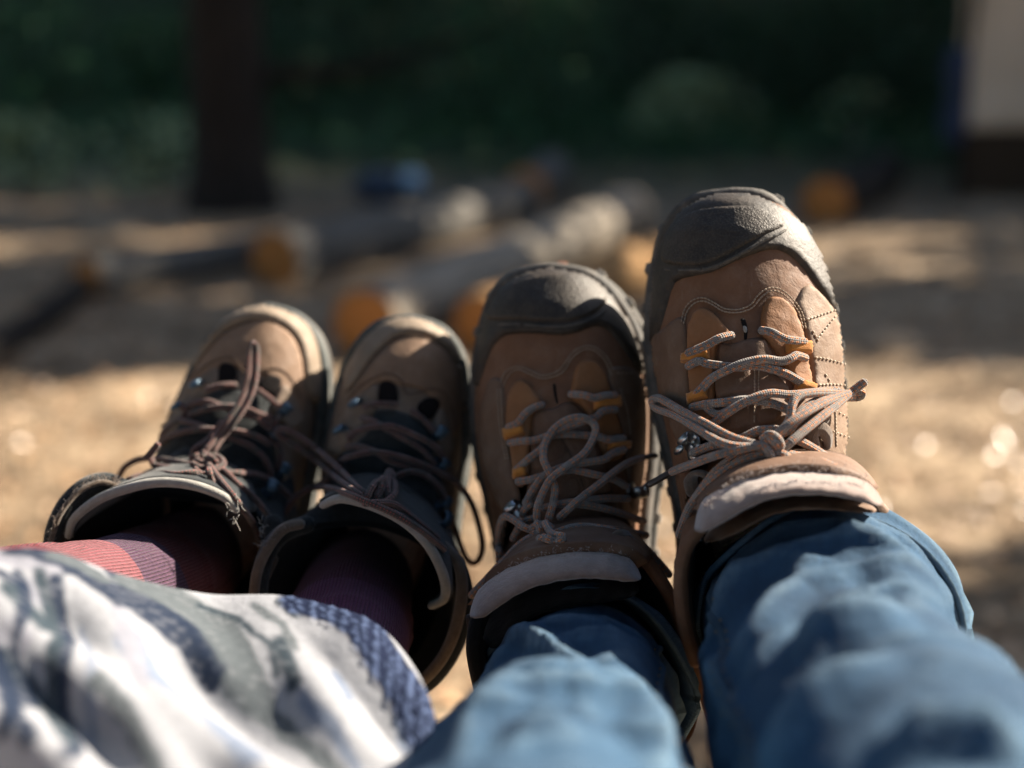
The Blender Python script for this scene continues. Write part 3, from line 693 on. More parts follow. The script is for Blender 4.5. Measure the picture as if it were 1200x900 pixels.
# ---- laces
LD = [
 zD([(430, 280, 1), (370, 295, 5), (310, 328, 6), (262, 350, 6), (208, 372, 3)]), zD([(208, 440, 3), (262, 414, 6), (310, 428, 5), (400, 440, 5), (480, 446, 6), (560, 438, 6), (640, 455, 7), (720, 482, 6), (790, 522, 5), (842, 545, 3)]),
 zD([(590, 255, 0), (640, 264, 6), (700, 295, 7), (745, 306, 6), (812, 314, 3)]), zD([(815, 398, 3), (770, 384, 6), (742, 400, 8), (690, 415, 8), (600, 404, 9), (500, 424, 10), (420, 456, 10), (330, 503, 7), (280, 555, 6), (232, 605, 3)]),
 zD([(228, 655, 3), (300, 640, 6), (400, 628, 6), (500, 616, 6), (580, 622, 6), (660, 640, 6), (730, 670, 5)]), zD([(330, 745, 3), (400, 692, 7), (480, 640, 10), (560, 602, 11), (640, 582, 11), (740, 590, 11), (850, 578, 14), (980, 568, 18)]),
 zD2([(270, 100, 2), (340, 150, 5), (440, 90, 6)]),
 zD2([(215, 335, 4), (300, 300, 8), (380, 290, 8), (470, 255, 10), (540, 225, 12), (620, 222, 12)]),
 # left bow loop
 zD2([(560, 300, 22), (510, 290, 22), (400, 258, 22), (280, 195, 22), (150, 125, 20), (60, 72, 18), (18, 78, 17), (35, 115, 20), (130, 152, 24), (240, 218, 27), (340, 280, 28), (440, 305, 26), (560, 300, 24)]),
 zD2([(115, 425, 14), (200, 392, 22), (330, 345, 26), (450, 315, 27), (570, 292, 26)]),
 zD2([(590, 330, 20), (480, 358, 18), (380, 410, 18), (280, 490, 18), (222, 560, 15), (180, 640, 8), (150, 730, 2)]),
 # right free end and loops
 zD2([(640, 325, 26), (720, 255, 30), (800, 190, 32), (900, 110, 33), (970, 50, 33), (1045, -8, 32)]),
 zD2([(600, 262, 24), (680, 195, 28), (740, 152, 30), (850, 92, 31), (950, 55, 31), (1030, 38, 30), (1022, 62, 27), (940, 66, 26), (860, 78, 25), (790, 120, 24), (660, 230, 22)]),
 zD2([(620, 270, 20), (680, 180, 22), (694, 110, 22), (722, 62, 22), (800, 44, 23), (900, 44, 24), (975, 50, 26)]),
 zD2([(640, 240, 18), (690, 215, 20), (735, 140, 18), (800, 90, 15), (880, 75, 12)]),
 zD2([(640, 335, 20), (740, 352, 16), (850, 382, 12), (955, 432, 6)]), zD2([(700, 260, 16), (760, 290, 12), (830, 332, 9), (935, 402, 5)]),
 zD2([(560, 345, 16), (500, 330, 16), (430, 350, 12), (330, 420, 10), (250, 520, 8)]),
 # knot
 zD2([(560, 262, 26), (590, 245, 31), (625, 265, 32), (640, 300, 30), (610, 320, 28), (575, 290, 27), (556, 262, 24)]), zD2([(560, 300, 25), (590, 340, 28), (600, 370, 22)]), zD2([(600, 345, 25), (640, 335, 28), (690, 365, 22)]), zD2([(590, 262, 30), (615, 285, 33), (628, 305, 31)]),
]
D.lace(LD, .0023, M['laceo'], [zD2([(5, 487, 10), (60, 456, 13), (125, 420, 15)])])
LC = [
 zC([(375, 272, 1), (320, 292, 5), (272, 330, 6), (235, 378, 6), (178, 405, 3)]), zC([(188, 495, 3), (262, 484, 6), (330, 480, 5), (420, 455, 5), (520, 444, 5), (640, 450, 5), (720, 462, 5), (765, 476, 6), (852, 466, 3)]),
 zC([(545, 210, 0), (620, 214, 6), (680, 232, 7), (740, 218, 6), (802, 214, 3)]), zC([(806, 300, 3), (740, 306, 6), (690, 345, 7), (640, 360, 8), (540, 395, 8), (440, 440, 9), (370, 530, 8), (300, 588, 7), (225, 655, 3)]),
 zC([(855, 535, 3), (790, 556, 6), (740, 590, 7), (640, 608, 7), (540, 625, 8), (400, 680, 8), (330, 760, 8), (280, 850, 7)]),
 zC([(235, 722, 3), (300, 712, 6), (380, 690, 6), (460, 668, 6), (560, 655, 6), (700, 685, 7), (800, 710, 7), (862, 745, 5)]),
 zC([(500, 850, 8), (640, 832, 7), (760, 820, 7), (880, 822, 5)]), zC2([(380, 60, 6), (480, 40, 8), (600, 50, 8), (720, 80, 8), (840, 122, 6)]),
 # standing loop
 zC([(345, 935, 18), (350, 870, 22), (385, 780, 25), (430, 705, 27), (520, 632, 28), (620, 560, 28), (672, 480, 27), (690, 410, 26), (655, 362, 25), (590, 345, 25), (510, 366, 25), (440, 420, 24), (395, 500, 23), (385, 590, 22), (420, 670, 21), (450, 760, 20), (440, 850, 19), (415, 940, 18)]),
 zC([(480, 930, 18), (540, 875, 20), (620, 805, 21), (720, 730, 21), (800, 665, 20), (880, 612, 18), (960, 585, 16)]),
 zC2([(340, 165, 16), (290, 148, 18), (245, 115, 18), (205, 98, 17), (182, 130, 16), (172, 200, 14), (178, 310, 8)]),
 zC2([(350, 185, 16), (280, 220, 18), (190, 310, 18), (110, 395, 16), (50, 460, 12)]), zC2([(360, 200, 16), (300, 245, 14), (240, 310, 12), (200, 345, 10)]),
 zC2([(430, 178, 16), (520, 148, 17), (620, 150, 16), (740, 178, 14), (830, 232, 12), (900, 300, 10), (955, 365, 7)]), zC2([(600, 150, 10), (740, 165, 9), (850, 185, 6)]),
 zC2([(330, 110, 6), (280, 130, 6), (240, 200, 5)]), zC2([(320, 40, 6), (290, 70, 6), (285, 90, 5)]),
 # knot
 zC2([(330, 150, 19), (370, 135, 23), (415, 150, 23), (400, 180, 21), (340, 178, 20)]), zC2([(350, 130, 21), (365, 165, 25), (350, 205, 20)]), zC2([(390, 130, 21), (420, 180, 24), (470, 190, 20), (440, 215, 18), (380, 195, 20)]), zC2([(360, 200, 20), (400, 205, 22), (440, 190, 21)]),
]
C.lace(LC, .0022, M['laceo'], [zC([(960, 585, 16), (1000, 575, 15), (1040, 570, 14)]), zC2([(36, 560, 4), (45, 620, 4), (62, 740, 4)])])
LA = [
 zA([(420, 690, 24), (440, 640, 28), (500, 560, 31), (570, 460, 34), (640, 360, 36), (675, 250, 38), (688, 130, 40), (700, 62, 41), (722, 72, 40), (724, 150, 38), (712, 270, 36), (672, 375, 34), (600, 480, 31), (530, 570, 27), (470, 670, 24)]),
 zA([(380, 660, 22), (400, 610, 24), (470, 560, 26), (540, 470, 28)]),
 zA([(460, 300, 4), (540, 278, 5), (610, 274, 2)]), zA([(330, 400, 4), (400, 370, 6), (470, 362, 7), (540, 388, 7), (620, 420, 7), (720, 452, 7), (790, 500, 5)]), zA([(370, 430, 5), (440, 405, 8), (540, 388, 9), (640, 395, 9), (720, 420, 9), (800, 455, 6)]),
 zA([(320, 460, 5), (400, 482, 7), (480, 510, 8), (560, 545, 8), (680, 592, 8), (765, 665, 7), (800, 740, 6)]), zA([(215, 580, 5), (260, 550, 8), (340, 522, 9), (440, 508, 10), (540, 512, 10), (640, 522, 9), (730, 550, 8), (790, 585, 5)]),
 zA([(-5, 765, 10), (30, 705, 14), (90, 672, 16), (160, 662, 17), (260, 672, 18), (390, 702, 20)]), zA([(10, 800, 6), (80, 762, 9), (190, 742, 11), (300, 745, 13), (400, 735, 16)]), zA([(170, 665, 5), (190, 700, 6), (330, 720, 8)]),
 zA([(560, 740, 12), (640, 740, 10), (730, 750, 8), (820, 790, 6), (900, 865, 4)]),
 zA([(500, 700, 22), (560, 735, 23), (620, 795, 23), (690, 852, 22), (770, 940, 18), (830, 1040, 12)]),
 zA2([(820, 60, 20), (880, 140, 22), (960, 240, 22), (1030, 340, 20), (1065, 440, 16)]),
 zA([(735, 305, 2), (790, 345, 5), (840, 380, 5)]), zA([(840, 440, 5), (810, 500, 5), (800, 545, 5)]), zA([(330, 380, 5), (350, 420, 6), (300, 470, 5), (240, 520, 5), (215, 570, 4)]),
 zA([(200, 590, 5), (160, 640, 5), (140, 660, 5)]), zA([(800, 560, 5), (850, 620, 5), (830, 720, 5)]),
 # knot
 zA([(380, 690, 24), (390, 655, 29), (450, 645, 31), (520, 655, 31), (550, 690, 28), (510, 715, 26), (430, 712, 26), (385, 690, 24)]), zA([(400, 670, 29), (460, 690, 33), (530, 690, 31)]), zA([(450, 650, 28), (500, 670, 34), (530, 720, 28)]), zA([(470, 720, 20), (480, 760, 14), (500, 800, 10)]), zA([(400, 720, 20), (430, 745, 16), (480, 740, 14)]),
]
A.lace(LA, .00195, M['lacer'], [zA([(700, 62, 41), (704, 50, 41)])])
LB = [
 zB([(440, 175, 4), (500, 162, 5), (578, 165, 2)]), zB([(430, 225, 4), (480, 240, 6), (560, 285, 6), (640, 330, 6), (700, 372, 5), (742, 425, 4)]),
 zB([(370, 310, 4), (410, 280, 7), (470, 264, 9), (560, 260, 9), (640, 290, 9), (720, 330, 8), (770, 365, 5)]), zB([(365, 350, 4), (420, 350, 6), (500, 378, 6), (560, 420, 6), (640, 440, 7), (720, 470, 5)]),
 zB([(320, 430, 4), (360, 400, 8), (430, 380, 10), (500, 374, 11), (600, 395, 11), (700, 430, 11), (780, 470, 12), (850, 515, 14), (910, 600, 16), (950, 730, 16), (955, 810, 16), (925, 862, 16), (880, 830, 16), (830, 690, 18), (785, 560, 20), (720, 485, 22), (640, 460, 23), (560, 490, 22)]),
 zB([(650, 195, 2), (700, 235, 4), (745, 285, 4)]),
 zB([(460, 560, 18), (420, 540, 20), (350, 470, 24), (280, 405, 27), (200, 340, 29), (130, 292, 30), (78, 272, 30), (55, 290, 29), (90, 320, 28), (170, 370, 27), (250, 430, 25), (320, 490, 23), (420, 565, 19)]),
 zB([(55, 710, 10), (90, 640, 14), (130, 580, 16), (190, 540, 17), (260, 528, 18), (340, 548, 18), (440, 588, 17), (560, 640, 16), (680, 712, 14), (790, 800, 10)]),
 zB([(440, 600, 10), (560, 600, 10), (660, 670, 9), (760, 750, 6)]), zB([(330, 420, 3), (300, 480, 4), (230, 520, 4)]), zB([(760, 370, 4), (800, 420, 4)]),
 # knot
 zB([(450, 570, 20), (470, 530, 24), (500, 500, 25), (515, 530, 24), (490, 570, 20)]), zB([(545, 580, 20), (540, 520, 26), (545, 460, 27), (560, 470, 25), (565, 540, 22)]), zB([(480, 560, 22), (500, 520, 28), (520, 490, 26)]), zB([(520, 600, 16), (570, 560, 20), (565, 500, 23), (530, 480, 24)]),
]
B.lace(LB, .00195, M['lacer'])
for q in ((445, 310, .3), (352, 432, .5), (212, 582, .6), (845, 412, 2.6), (798, 528, 2.6), (835, 742, 2.6), (775, 855, 2.5)):
    p = zA([q])[0]; A.hook(p[0], p[1], .0042, M['gunmetal'], q[2], .001)
A.hook(72, 590, .0042, M['gunmetal'], .6, .003)
for q in ((428, 185, .2), (368, 305, .4), (742, 298, 2.6), (745, 428, 2.6), (758, 620, 2.6), (755, 698, 2.5)):
    p = zB([q])[0]; B.hook(p[0], p[1], .0042, M['gunmetal'], q[2], .001)
for z, q in ((zC, (872, 768, 2)), (zC2, (850, 142, 2.2)), (zC2, (950, 385, 2.3)), (zC2, (283, 85, .6))):
    p = z([q])[0]; C.hook(p[0], p[1], .0048, M['metal'], q[2], .002)
for q in ((245, 290, .4), (120, 770, .8), (232, 340, .4)):
    p = zD2([q])[0]; D.hook(p[0], p[1], .0042, M['metal'], q[2], .002)
def webloop(b, pts, w=.004):
    l = b.line(pts); return tube('webbing_loop', l, w, M['web'], b.root, 10, flat=.4)
webloop(C, zC2([(715, 225, 4), (720, 195, 8), (755, 190, 9), (795, 215, 8), (800, 260, 4)]))
webloop(D, zD2([(215, 520, 3), (205, 460, 7), (240, 430, 8), (290, 450, 8), (300, 480, 5)]))
webloop(D, zD2([(800, 310, 3), (790, 250, 8), (830, 215, 9), (868, 250, 8), (870, 300, 3)])); webloop(D, zD([(860, 760, 3), (850, 700, 7), (890, 680, 8), (915, 730, 5)]), .0035)

def fibres(b, pts, n, ln, mat):
    c = cat([P(*p) for p in pts], 8); parts = []
    for _ in range(n):
        q = random.choice(c) + Vector((random.gauss(0, .0012),) * 3); d = Vector((random.gauss(0, 1), random.gauss(-.4, 1), random.gauss(.5, 1))).normalized(); e = Vector((random.gauss(0, 1), random.gauss(0, 1), random.gauss(0, 1))) * .35
        l = ln * random.uniform(.4, 1.2); parts.append(tube_data([q, q + d * l * .5, q + (d + e) * l], .00013, 3, cap=False))
    V, F, U = join(parts); tag(mesh('loose_fibres', V, F, mat, b.root, U), kind='stuff')
fibres(A, [(138, 566, .805), (118, 560, .803), (92, 572, .798), (68, 602, .795), (56, 640, .795)], 150, .003, M['web'])
fibres(A, [(272, 588, .785), (278, 600, .785), (276, 612, .785)], 26, .004, M['trim']); fibres(A, [(304, 610, .80), (310, 625, .80), (306, 645, .80)], 22, .004, M['trim'])
fibres(B, [(345, 612, .80), (325, 622, .798), (308, 645, .796)], 60, .003, M['web'])
fibres(D, [(825, 596, .678), (850, 570, .676), (885, 555, .674), (930, 549, .674), (980, 552, .674), (1014, 562, .676)], 220, .0018, M['pad'])
fibres(C, [(560, 694, .722), (590, 670, .720), (625, 654, .720), (662, 647, .720), (702, 646, .720), (738, 652, .722)], 160, .0016, M['pad'])
# ---------------------------------------------------------------- denim, socks, cloth
def denim():
    m = NB('worn_sunlit_denim', .9, .15)
    uv = m.coord('UV'); mp = m.n('Mapping'); m.t.links.new(uv, mp.inputs[0]); mp.inputs['Scale'].default_value = (900, 900, 1); mp.inputs['Rotation'].default_value = (0, 0, .7)
    wv = m.n('TexWave'); wv.inputs['Scale'].default_value = .6; wv.inputs['Distortion'].default_value = 1.2; m.t.links.new(mp.outputs[0], wv.inputs[0])
    base = m.ramp(m.noise(9, 6, .65), [(.3, (.009, .034, .090)), (.55, (.026, .080, .165)), (.70, (.13, .24, .36))])  # palest stop paints sunlit patches onto the washed denim
    streak = m.ramp(m.noise(1, 4, .7, co=m.coord('UV', (60, 900, 1))), [(.35, (.75,) * 3), (.7, (1.2,) * 3)])
    c = m.mix(1.0, base, streak, 'MULTIPLY'); m.color(m.mix(m.math('MULTIPLY', wv.outputs['Fac'], .2), c, (.24, .38, .48)))
    gp = m.n('NewGeometry'); wr_ = m.ramp(gp.outputs['Pointiness'], [(.50, (0, 0, 0)), (.56, (1, 1, 1))])
    c2 = m.mix(m.math('MULTIPLY', m.math('MULTIPLY', wr_, m.noise(300, 4)), .55), m.mix(m.math('MULTIPLY', wv.outputs['Fac'], .3), c, (.20, .32, .42)), (.30, .42, .50)); m.color(c2)  # ridge wear, paled further to suggest sunlit folds
    b = m.bump(wv.outputs['Fac'], .0005, .9); m.bump(m.noise(120, 5, .6), .0016, .7, b)
    return m.m
M['denim'] = denim()
M['denimthread'] = plain('denim_thread', (.33, .22, .10), .8, .2)

def wp(v, rr): return ('w', v.x, v.y, v.z, rr, rr)
def limb(name, path, mat, parent, ridges=(), seg=112, dens=.0035, wr=0.0, uvs=True, wavy=None, maxpy=2500, stack=0):
    """path: (px,py,d,rx,ry) ; or Vector world with radii"""
    pts = []; 
    for p in path:
        w = P(p[0], p[1], p[2]) if len(p) == 5 else Vector(p[1:4]); rx, ry = p[-2:]
        pts.append(Vector((w.x, w.y, w.z, rx, ry)))
    # catmull in 5D
    out = []; N = len(pts)
    for i in range(N - 1):
        a, b, c, d = pts[max(i - 1, 0)], pts[i], pts[i + 1], pts[min(i + 2, N - 1)]
        n = max(3, int((Vector(c[:3]) - Vector(b[:3])).length / dens)) if (len(path[i + 1]) == 5 and i < 6) else 14
        for k in range(n):
            t = k / n; out.append(.5 * ((2 * b) + (c - a) * t + (2 * a - 5 * b + 4 * c - d) * t * t + (3 * b - a - 3 * c + d) * t ** 3))
    out.append(pts[-1]); vs, fs, uv = [], [], []; L = 0; n = len(out)
    for i in range(n):
        p = Vector(out[i][:3]); t = (Vector(out[min(i + 1, n - 1)][:3]) - Vector(out[max(i - 1, 0)][:3])).normalized()
        if i: L += (p - Vector(out[i - 1][:3])).length
        side = t.cross(UP).normalized(); side = -side if side.dot(RT) < 0 else side; top = side.cross(t).normalized()
        if top.dot(UP) < 0: top = -top
        for k in range(seg):
            a = 2 * math.pi * k / seg; dr = side * math.cos(a) + top * math.sin(a)
            v = p + side * (out[i][3] * math.cos(a)) + top * (out[i][4] * math.sin(a))
            amp = wr * (1.0 if wavy is None else wavy(L))
            q = Vector((math.cos(a) * 1.2, math.sin(a) * 1.2, L * 28))
            q = Vector((math.cos(a) * .55 + 5, math.sin(a) * .55, L * 30 + .9 * math.sin(a * 1 + 1.2))); cr_ = (1 - min(1, abs(noise.noise(q)) * 2.2)) ** 2.2
            w = cr_ * 1.1 - .3 + .5 * noise.noise(Vector((math.cos(a), math.sin(a), L * 9 + 2))) + .05 * noise.noise(q * 5)
            v += dr * (amp * w)
            if stack:
                ph = L / .021 + 1.1 * noise.noise(Vector((math.cos(a) * 1.3, math.sin(a) * 1.3, L * 20 + 4))) + .25 * math.cos(a)
                v += dr * (stack * max(0, 1 - abs(L - .045) / .075) * ((1 - abs(math.sin(ph * math.pi))) ** .7 - .4))
            if ridges:
                X, Y, dd = proj(v) if (v - CAM).dot(FW) > .05 else (1e5, 1e5, 1)
                if Y < maxpy:
                    for (pl, am, wd) in ridges:
                        ds, tt_ = dpolyt(X, Y, pl)
                        if ds < wd * 4:
                            am2 = am * math.sin(math.pi * min(1, max(0, tt_ * .92 + .04))) ** .7
                            v += dr * (am2 * (1.35 * max(0, 1 - ds / (wd * 1.9)) ** 1.5 - .3 * math.exp(-((ds - wd * 2.1) / wd) ** 2))) * max(0, min(1, -dr.dot(FW) * 2 + .6))
            vs.append(v); uv.append((L, k / seg * .35))
    for i in range(n - 1):
        for k in range(seg): fs.append((i * seg + k, i * seg + (k + 1) % seg, (i + 1) * seg + (k + 1) % seg, (i + 1) * seg + k))
    o = mesh(name, vs, fs, mat, parent, uv)
    return o, vs, seg, n

def body(parent, hips, legs):
    """one continuous skinned surface: hips, thighs, shins and feet inside the clothes"""
    me = bpy.data.meshes.new('body'); vs = [hips]; es = []; rad = [.105]
    for leg in legs:
        last = 0
        for (p, r) in leg: vs.append(p); rad.append(r); es.append((last, len(vs) - 1)); last = len(vs) - 1
    me.from_pydata([tuple(v) for v in vs], es, [])
    o = link('body', me, M['skin'], parent)
    sm = o.modifiers.new('skin', 'SKIN'); 
    for i, r in enumerate(rad):
        d = me.skin_vertices[0].data[i] if me.skin_vertices else None
        if d: d.radius = (r, r)
    if not me.skin_vertices:
        bm = bmesh.new(); bm.from_mesh(me); lay = bm.verts.layers.skin.verify(); bm.verts.ensure_lookup_table()
        for i, r in enumerate(rad): bm.verts[i][lay].radius = (r, r); bm.verts[i][lay].use_root = (i == 0)
        bm.to_mesh(me); bm.free()
    o.modifiers.new('sub', 'SUBSURF').levels = 1
    return o
M['skin'] = plain('skin', (.45, .28, .20), .5, .4)

hipR = Vector((.20, -.36, .66))
pR = empty('person', hipR, 'x', 'person')
pR['label'] = 'person in faded blue jeans on the right, both legs stretched out towards the woods'
jD = [(958, 712, .80, .044, .042), (966, 720, .755, .054, .049), (974, 735, .712, .060, .053), (978, 778, .67, .060, .055), (992, 835, .62, .062, .058), (1034, 905, .56, .067, .062), (1100, 1010, .49, .070, .066), (1205, 1190, .40, .074, .072)]
rD = [(zJ([(150, 440), (200, 360), (300, 318), (420, 318), (520, 350), (600, 400), (700, 470)]), .010, 15), (zJ([(135, 390), (180, 320), (260, 280), (380, 268), (500, 285), (600, 320), (670, 380)]), .006, 9),
      (zJ([(60, 620), (110, 510), (200, 420), (300, 380), (440, 385)]), .009, 13), (zJ([(330, 600), (400, 560), (500, 530), (610, 515)]), .011, 13), (zJ([(250, 900), (330, 790), (430, 700), (540, 640)]), .010, 16),
      (zJ([(150, 660), (230, 570), (290, 480), (350, 410)]), .008, 13), (zJ([(560, 860), (660, 810), (800, 800), (900, 850)]), .010, 16), (zJ([(450, 470), (560, 450), (680, 500)]), .006, 10), (zJ([(70, 600), (120, 650), (150, 760)]), .006, 12)]
o, vD, sD, nD = limb('jeans_leg', jD + [wp(P(1350, 1500, .30), .080), wp(Vector((.19, -.14, .69)), .088), wp(Vector((.24, -.40, .67)), .105), wp(Vector((.23, -.50, .68)), .11)], M['denim'], pR, rD, stack=.004, wr=.006, wavy=lambda L: max(.45, 1.4 - L * 6))
legD = o
rC = [(zC2([(120, 790), (190, 700), (270, 650), (400, 625), (520, 610), (640, 630), (760, 700), (870, 800)]), .009, 13), (zC2([(400, 545), (520, 520), (640, 535), (760, 590), (860, 690)]), .006, 10),
      (zC2([(270, 665), (400, 705), (580, 765)]), .010, 8), (z7([(60, 850), (120, 740), (240, 665), (380, 650), (460, 700)]), .011, 14), (z7([(440, 620), (540, 700), (620, 820), (640, 920)]), .009, 15), (z7([(200, 800), (300, 780), (420, 830)]), .006, 16)]
jC = [(692, 792, .82, .036, .038), (692, 798, .785, .041, .041), (688, 815, .75, .046, .044), (678, 850, .70, .052, .049), (664, 900, .64, .057, .054), (648, 965, .575, .062, .059), (635, 1060, .50, .067, .064), (622, 1210, .41, .072, .071)]
o, vC, sC, nC = limb('jeans_leg', jC + [wp(P(640, 1500, .32), .078), wp(Vector((.04, -.14, .68)), .086), wp(Vector((.12, -.40, .67)), .105), wp(Vector((.14, -.50, .68)), .11)], M['denim'], pR, rC, stack=.004, wr=.006, wavy=lambda L: max(.45, 1.4 - L * 6))
legC = o
def leg_rest(name, a, b, ra, parent, mat):
    pth = [(a.x, a.y, a.z, ra, ra), ]
# body inside the clothes
def pt(p): return P(p[0], p[1], p[2])
def legchain(j, foot, knee):
    q = [(knee, .062), (pt(j[-1]), .055), (pt(j[4]), .045), (pt(j[1]), .034), (foot.cen + foot.N * .03, .034), (foot.cen + foot.V * .10 + foot.N * .03, .026), (foot.cen + foot.V * .16 + foot.N * .025, .016)]
    return q
kR = pt((1350, 1500, .30)); kC = pt((640, 1500, .32))
body(pR, hipR, [legchain(jD, D, kR), legchain(jC, C, kC)])
# hem edges and stitching on the jeans
def hem(path, par, wr, stitch):
    o, vs, seg, n = limb('hem', path, M['denim'], par, [], wr=wr, dens=.002)
    o.modifiers.new('s', 'SOLIDIFY').thickness = .003
    parts = []; row = int(n * stitch)
    for k in range(seg):
        a, b = vs[row * seg + k], vs[row * seg + (k + 1) % seg]
        if k % 1 == 0:
            t = (b - a).normalized(); c = sum((vs[row * seg + q] for q in range(seg)), Vector()) / seg; nn = (a - c); nn = (nn - t * nn.dot(t)).normalized(); parts.append(ell(a.lerp(b, .35) + nn * .0022, .0013, .0006, .0006, (t, nn, t.cross(nn)), 6, 4))
    V, F, U = join(parts); tag(mesh('hem_stitching', V, F, M['denimthread'], o), kind='stuff')
def seam(vs, seg, n, k, par):
    pts = [vs[i * seg + k] for i in range(2, n)]; nr = []
    o = tube('side_seam', pts, .0020, M['denim'], par, 8); parts = []
    for off in (1, -1):
        q = resamp([vs[i * seg + (k + off) % seg].lerp(vs[i * seg + k], .15) for i in range(2, n)], 110)
        for a, b in zip(q, q[1:]):
            t = (b - a).normalized(); nn = (CAM - a).normalized(); nn = (nn - t * nn.dot(t)).normalized(); parts.append(ell(a.lerp(b, .4) + nn * .0010, .0013, .0005, .0005, (t, nn, t.cross(nn)), 6, 4))
    V, F, U = join(parts); tag(mesh('seam_stitching', V, F, M['denimthread'], par), kind='stuff')
seam(vD, sD, nD, 48, legD); seam(vC, sC, nC, 12, legC)
hem([(957, 706, .81, .049, .046), (962, 714, .78, .056, .052), (968, 722, .752, .0625, .0575), (973, 731, .728, .0660, .0605), (977, 739, .712, .0665, .0605)], pR, .006, .7)
hem([(692, 785, .835, .040, .042), (692, 790, .80, .046, .046), (690, 800, .772, .0515, .0505), (687, 813, .748, .0550, .0530)], pR, .006, .7)
def ringline(j0, j1, t, off, name, r, parent, mat):
    a, b = pt(j0), pt(j1); c = a.lerp(b, t); tt = (b - a).normalized(); side = tt.cross(UP).normalized(); side = -side if side.dot(RT) < 0 else side; top = side.cross(tt)
    if top.dot(UP) < 0: top = -top
    rx = (j0[3] * (1 - t) + j1[3] * t) + off; ry = (j0[4] * (1 - t) + j1[4] * t) + off
    pts = [c + side * rx * math.cos(x) + top * ry * math.sin(x) for x in [2 * math.pi * k / 60 for k in range(60)]]
    return tube(name, pts, r, mat, parent, 8, closed=True)

# --- person on the left
hipL = Vector((-.42, -.30, .62))
pL = empty('person', hipL, 'person on the left with legs under a patterned cloth, wearing striped socks', 'person')
def sockmat(name, bands, rib):
    m = NB(name, .95, .1); sp = m.n('SeparateXYZ'); m.t.links.new(m.coord('UV'), sp.inputs[0])
    wob = m.math('ADD', sp.outputs[0], m.math('MULTIPLY', m.noise(60, 3), .006))
    r = m.ramp(m.math('MULTIPLY', wob, 4.0), bands); r.node.color_ramp.interpolation = 'CONSTANT'
    fl = m.ramp(m.noise(700, 3), [(.45, (0, 0, 0)), (.7, (1, 1, 1))])
    ribs = m.math('SINE', m.math('MULTIPLY', sp.outputs[1], rib))
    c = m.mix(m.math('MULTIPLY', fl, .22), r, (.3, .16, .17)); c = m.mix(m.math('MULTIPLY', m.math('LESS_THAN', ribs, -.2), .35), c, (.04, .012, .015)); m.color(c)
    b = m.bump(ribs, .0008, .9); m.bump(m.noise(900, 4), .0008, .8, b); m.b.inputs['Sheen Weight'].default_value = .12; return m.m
M['sockr'] = sockmat('striped_wool_sock', [(0, (.15, .022, .022)), (.46, (.075, .035, .075)), (.62, (.24, .075, .09)), (.80, (.19, .026, .038))], 2100)
M['sockp'] = sockmat('purple_wool_sock', [(0, (.085, .020, .030)), (.26, (.12, .028, .055)), (.40, (.17, .05, .11)), (.8, (.2, .1, .1))], 2100)
sA = [(238, 652, .90, .028, .032), (224, 664, .87, .031, .034), (200, 680, .84, .034, .036), (165, 698, .80, .036, .037), (112, 716, .755, .037, .037), (45, 728, .71, .039, .038), (-65, 745, .67, .042, .040), (-240, 790, .62, .046, .042)]
sB = [(428, 672, .89, .028, .030), (422, 690, .86, .032, .033), (412, 720, .82, .035, .034), (400, 765, .775, .037, .035), (382, 830, .72, .039, .036), (350, 930, .66, .042, .036), (300, 1080, .60, .045, .040)]
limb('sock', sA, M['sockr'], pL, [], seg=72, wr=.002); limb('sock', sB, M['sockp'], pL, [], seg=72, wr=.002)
def chainL(j, foot, knee): return [(knee, .06), (pt(j[-1]), .040), (pt(j[3]), .030), (pt(j[1]), .027), (foot.cen + foot.N * .03, .03), (foot.cen + foot.V * .09 + foot.N * .028, .022), (foot.cen + foot.V * .14 + foot.N * .024, .014)]
body(pL, hipL, [chainL(sA, A, pt((-500, 900, .42))), chainL(sB, B, pt((150, 1400, .36)))])

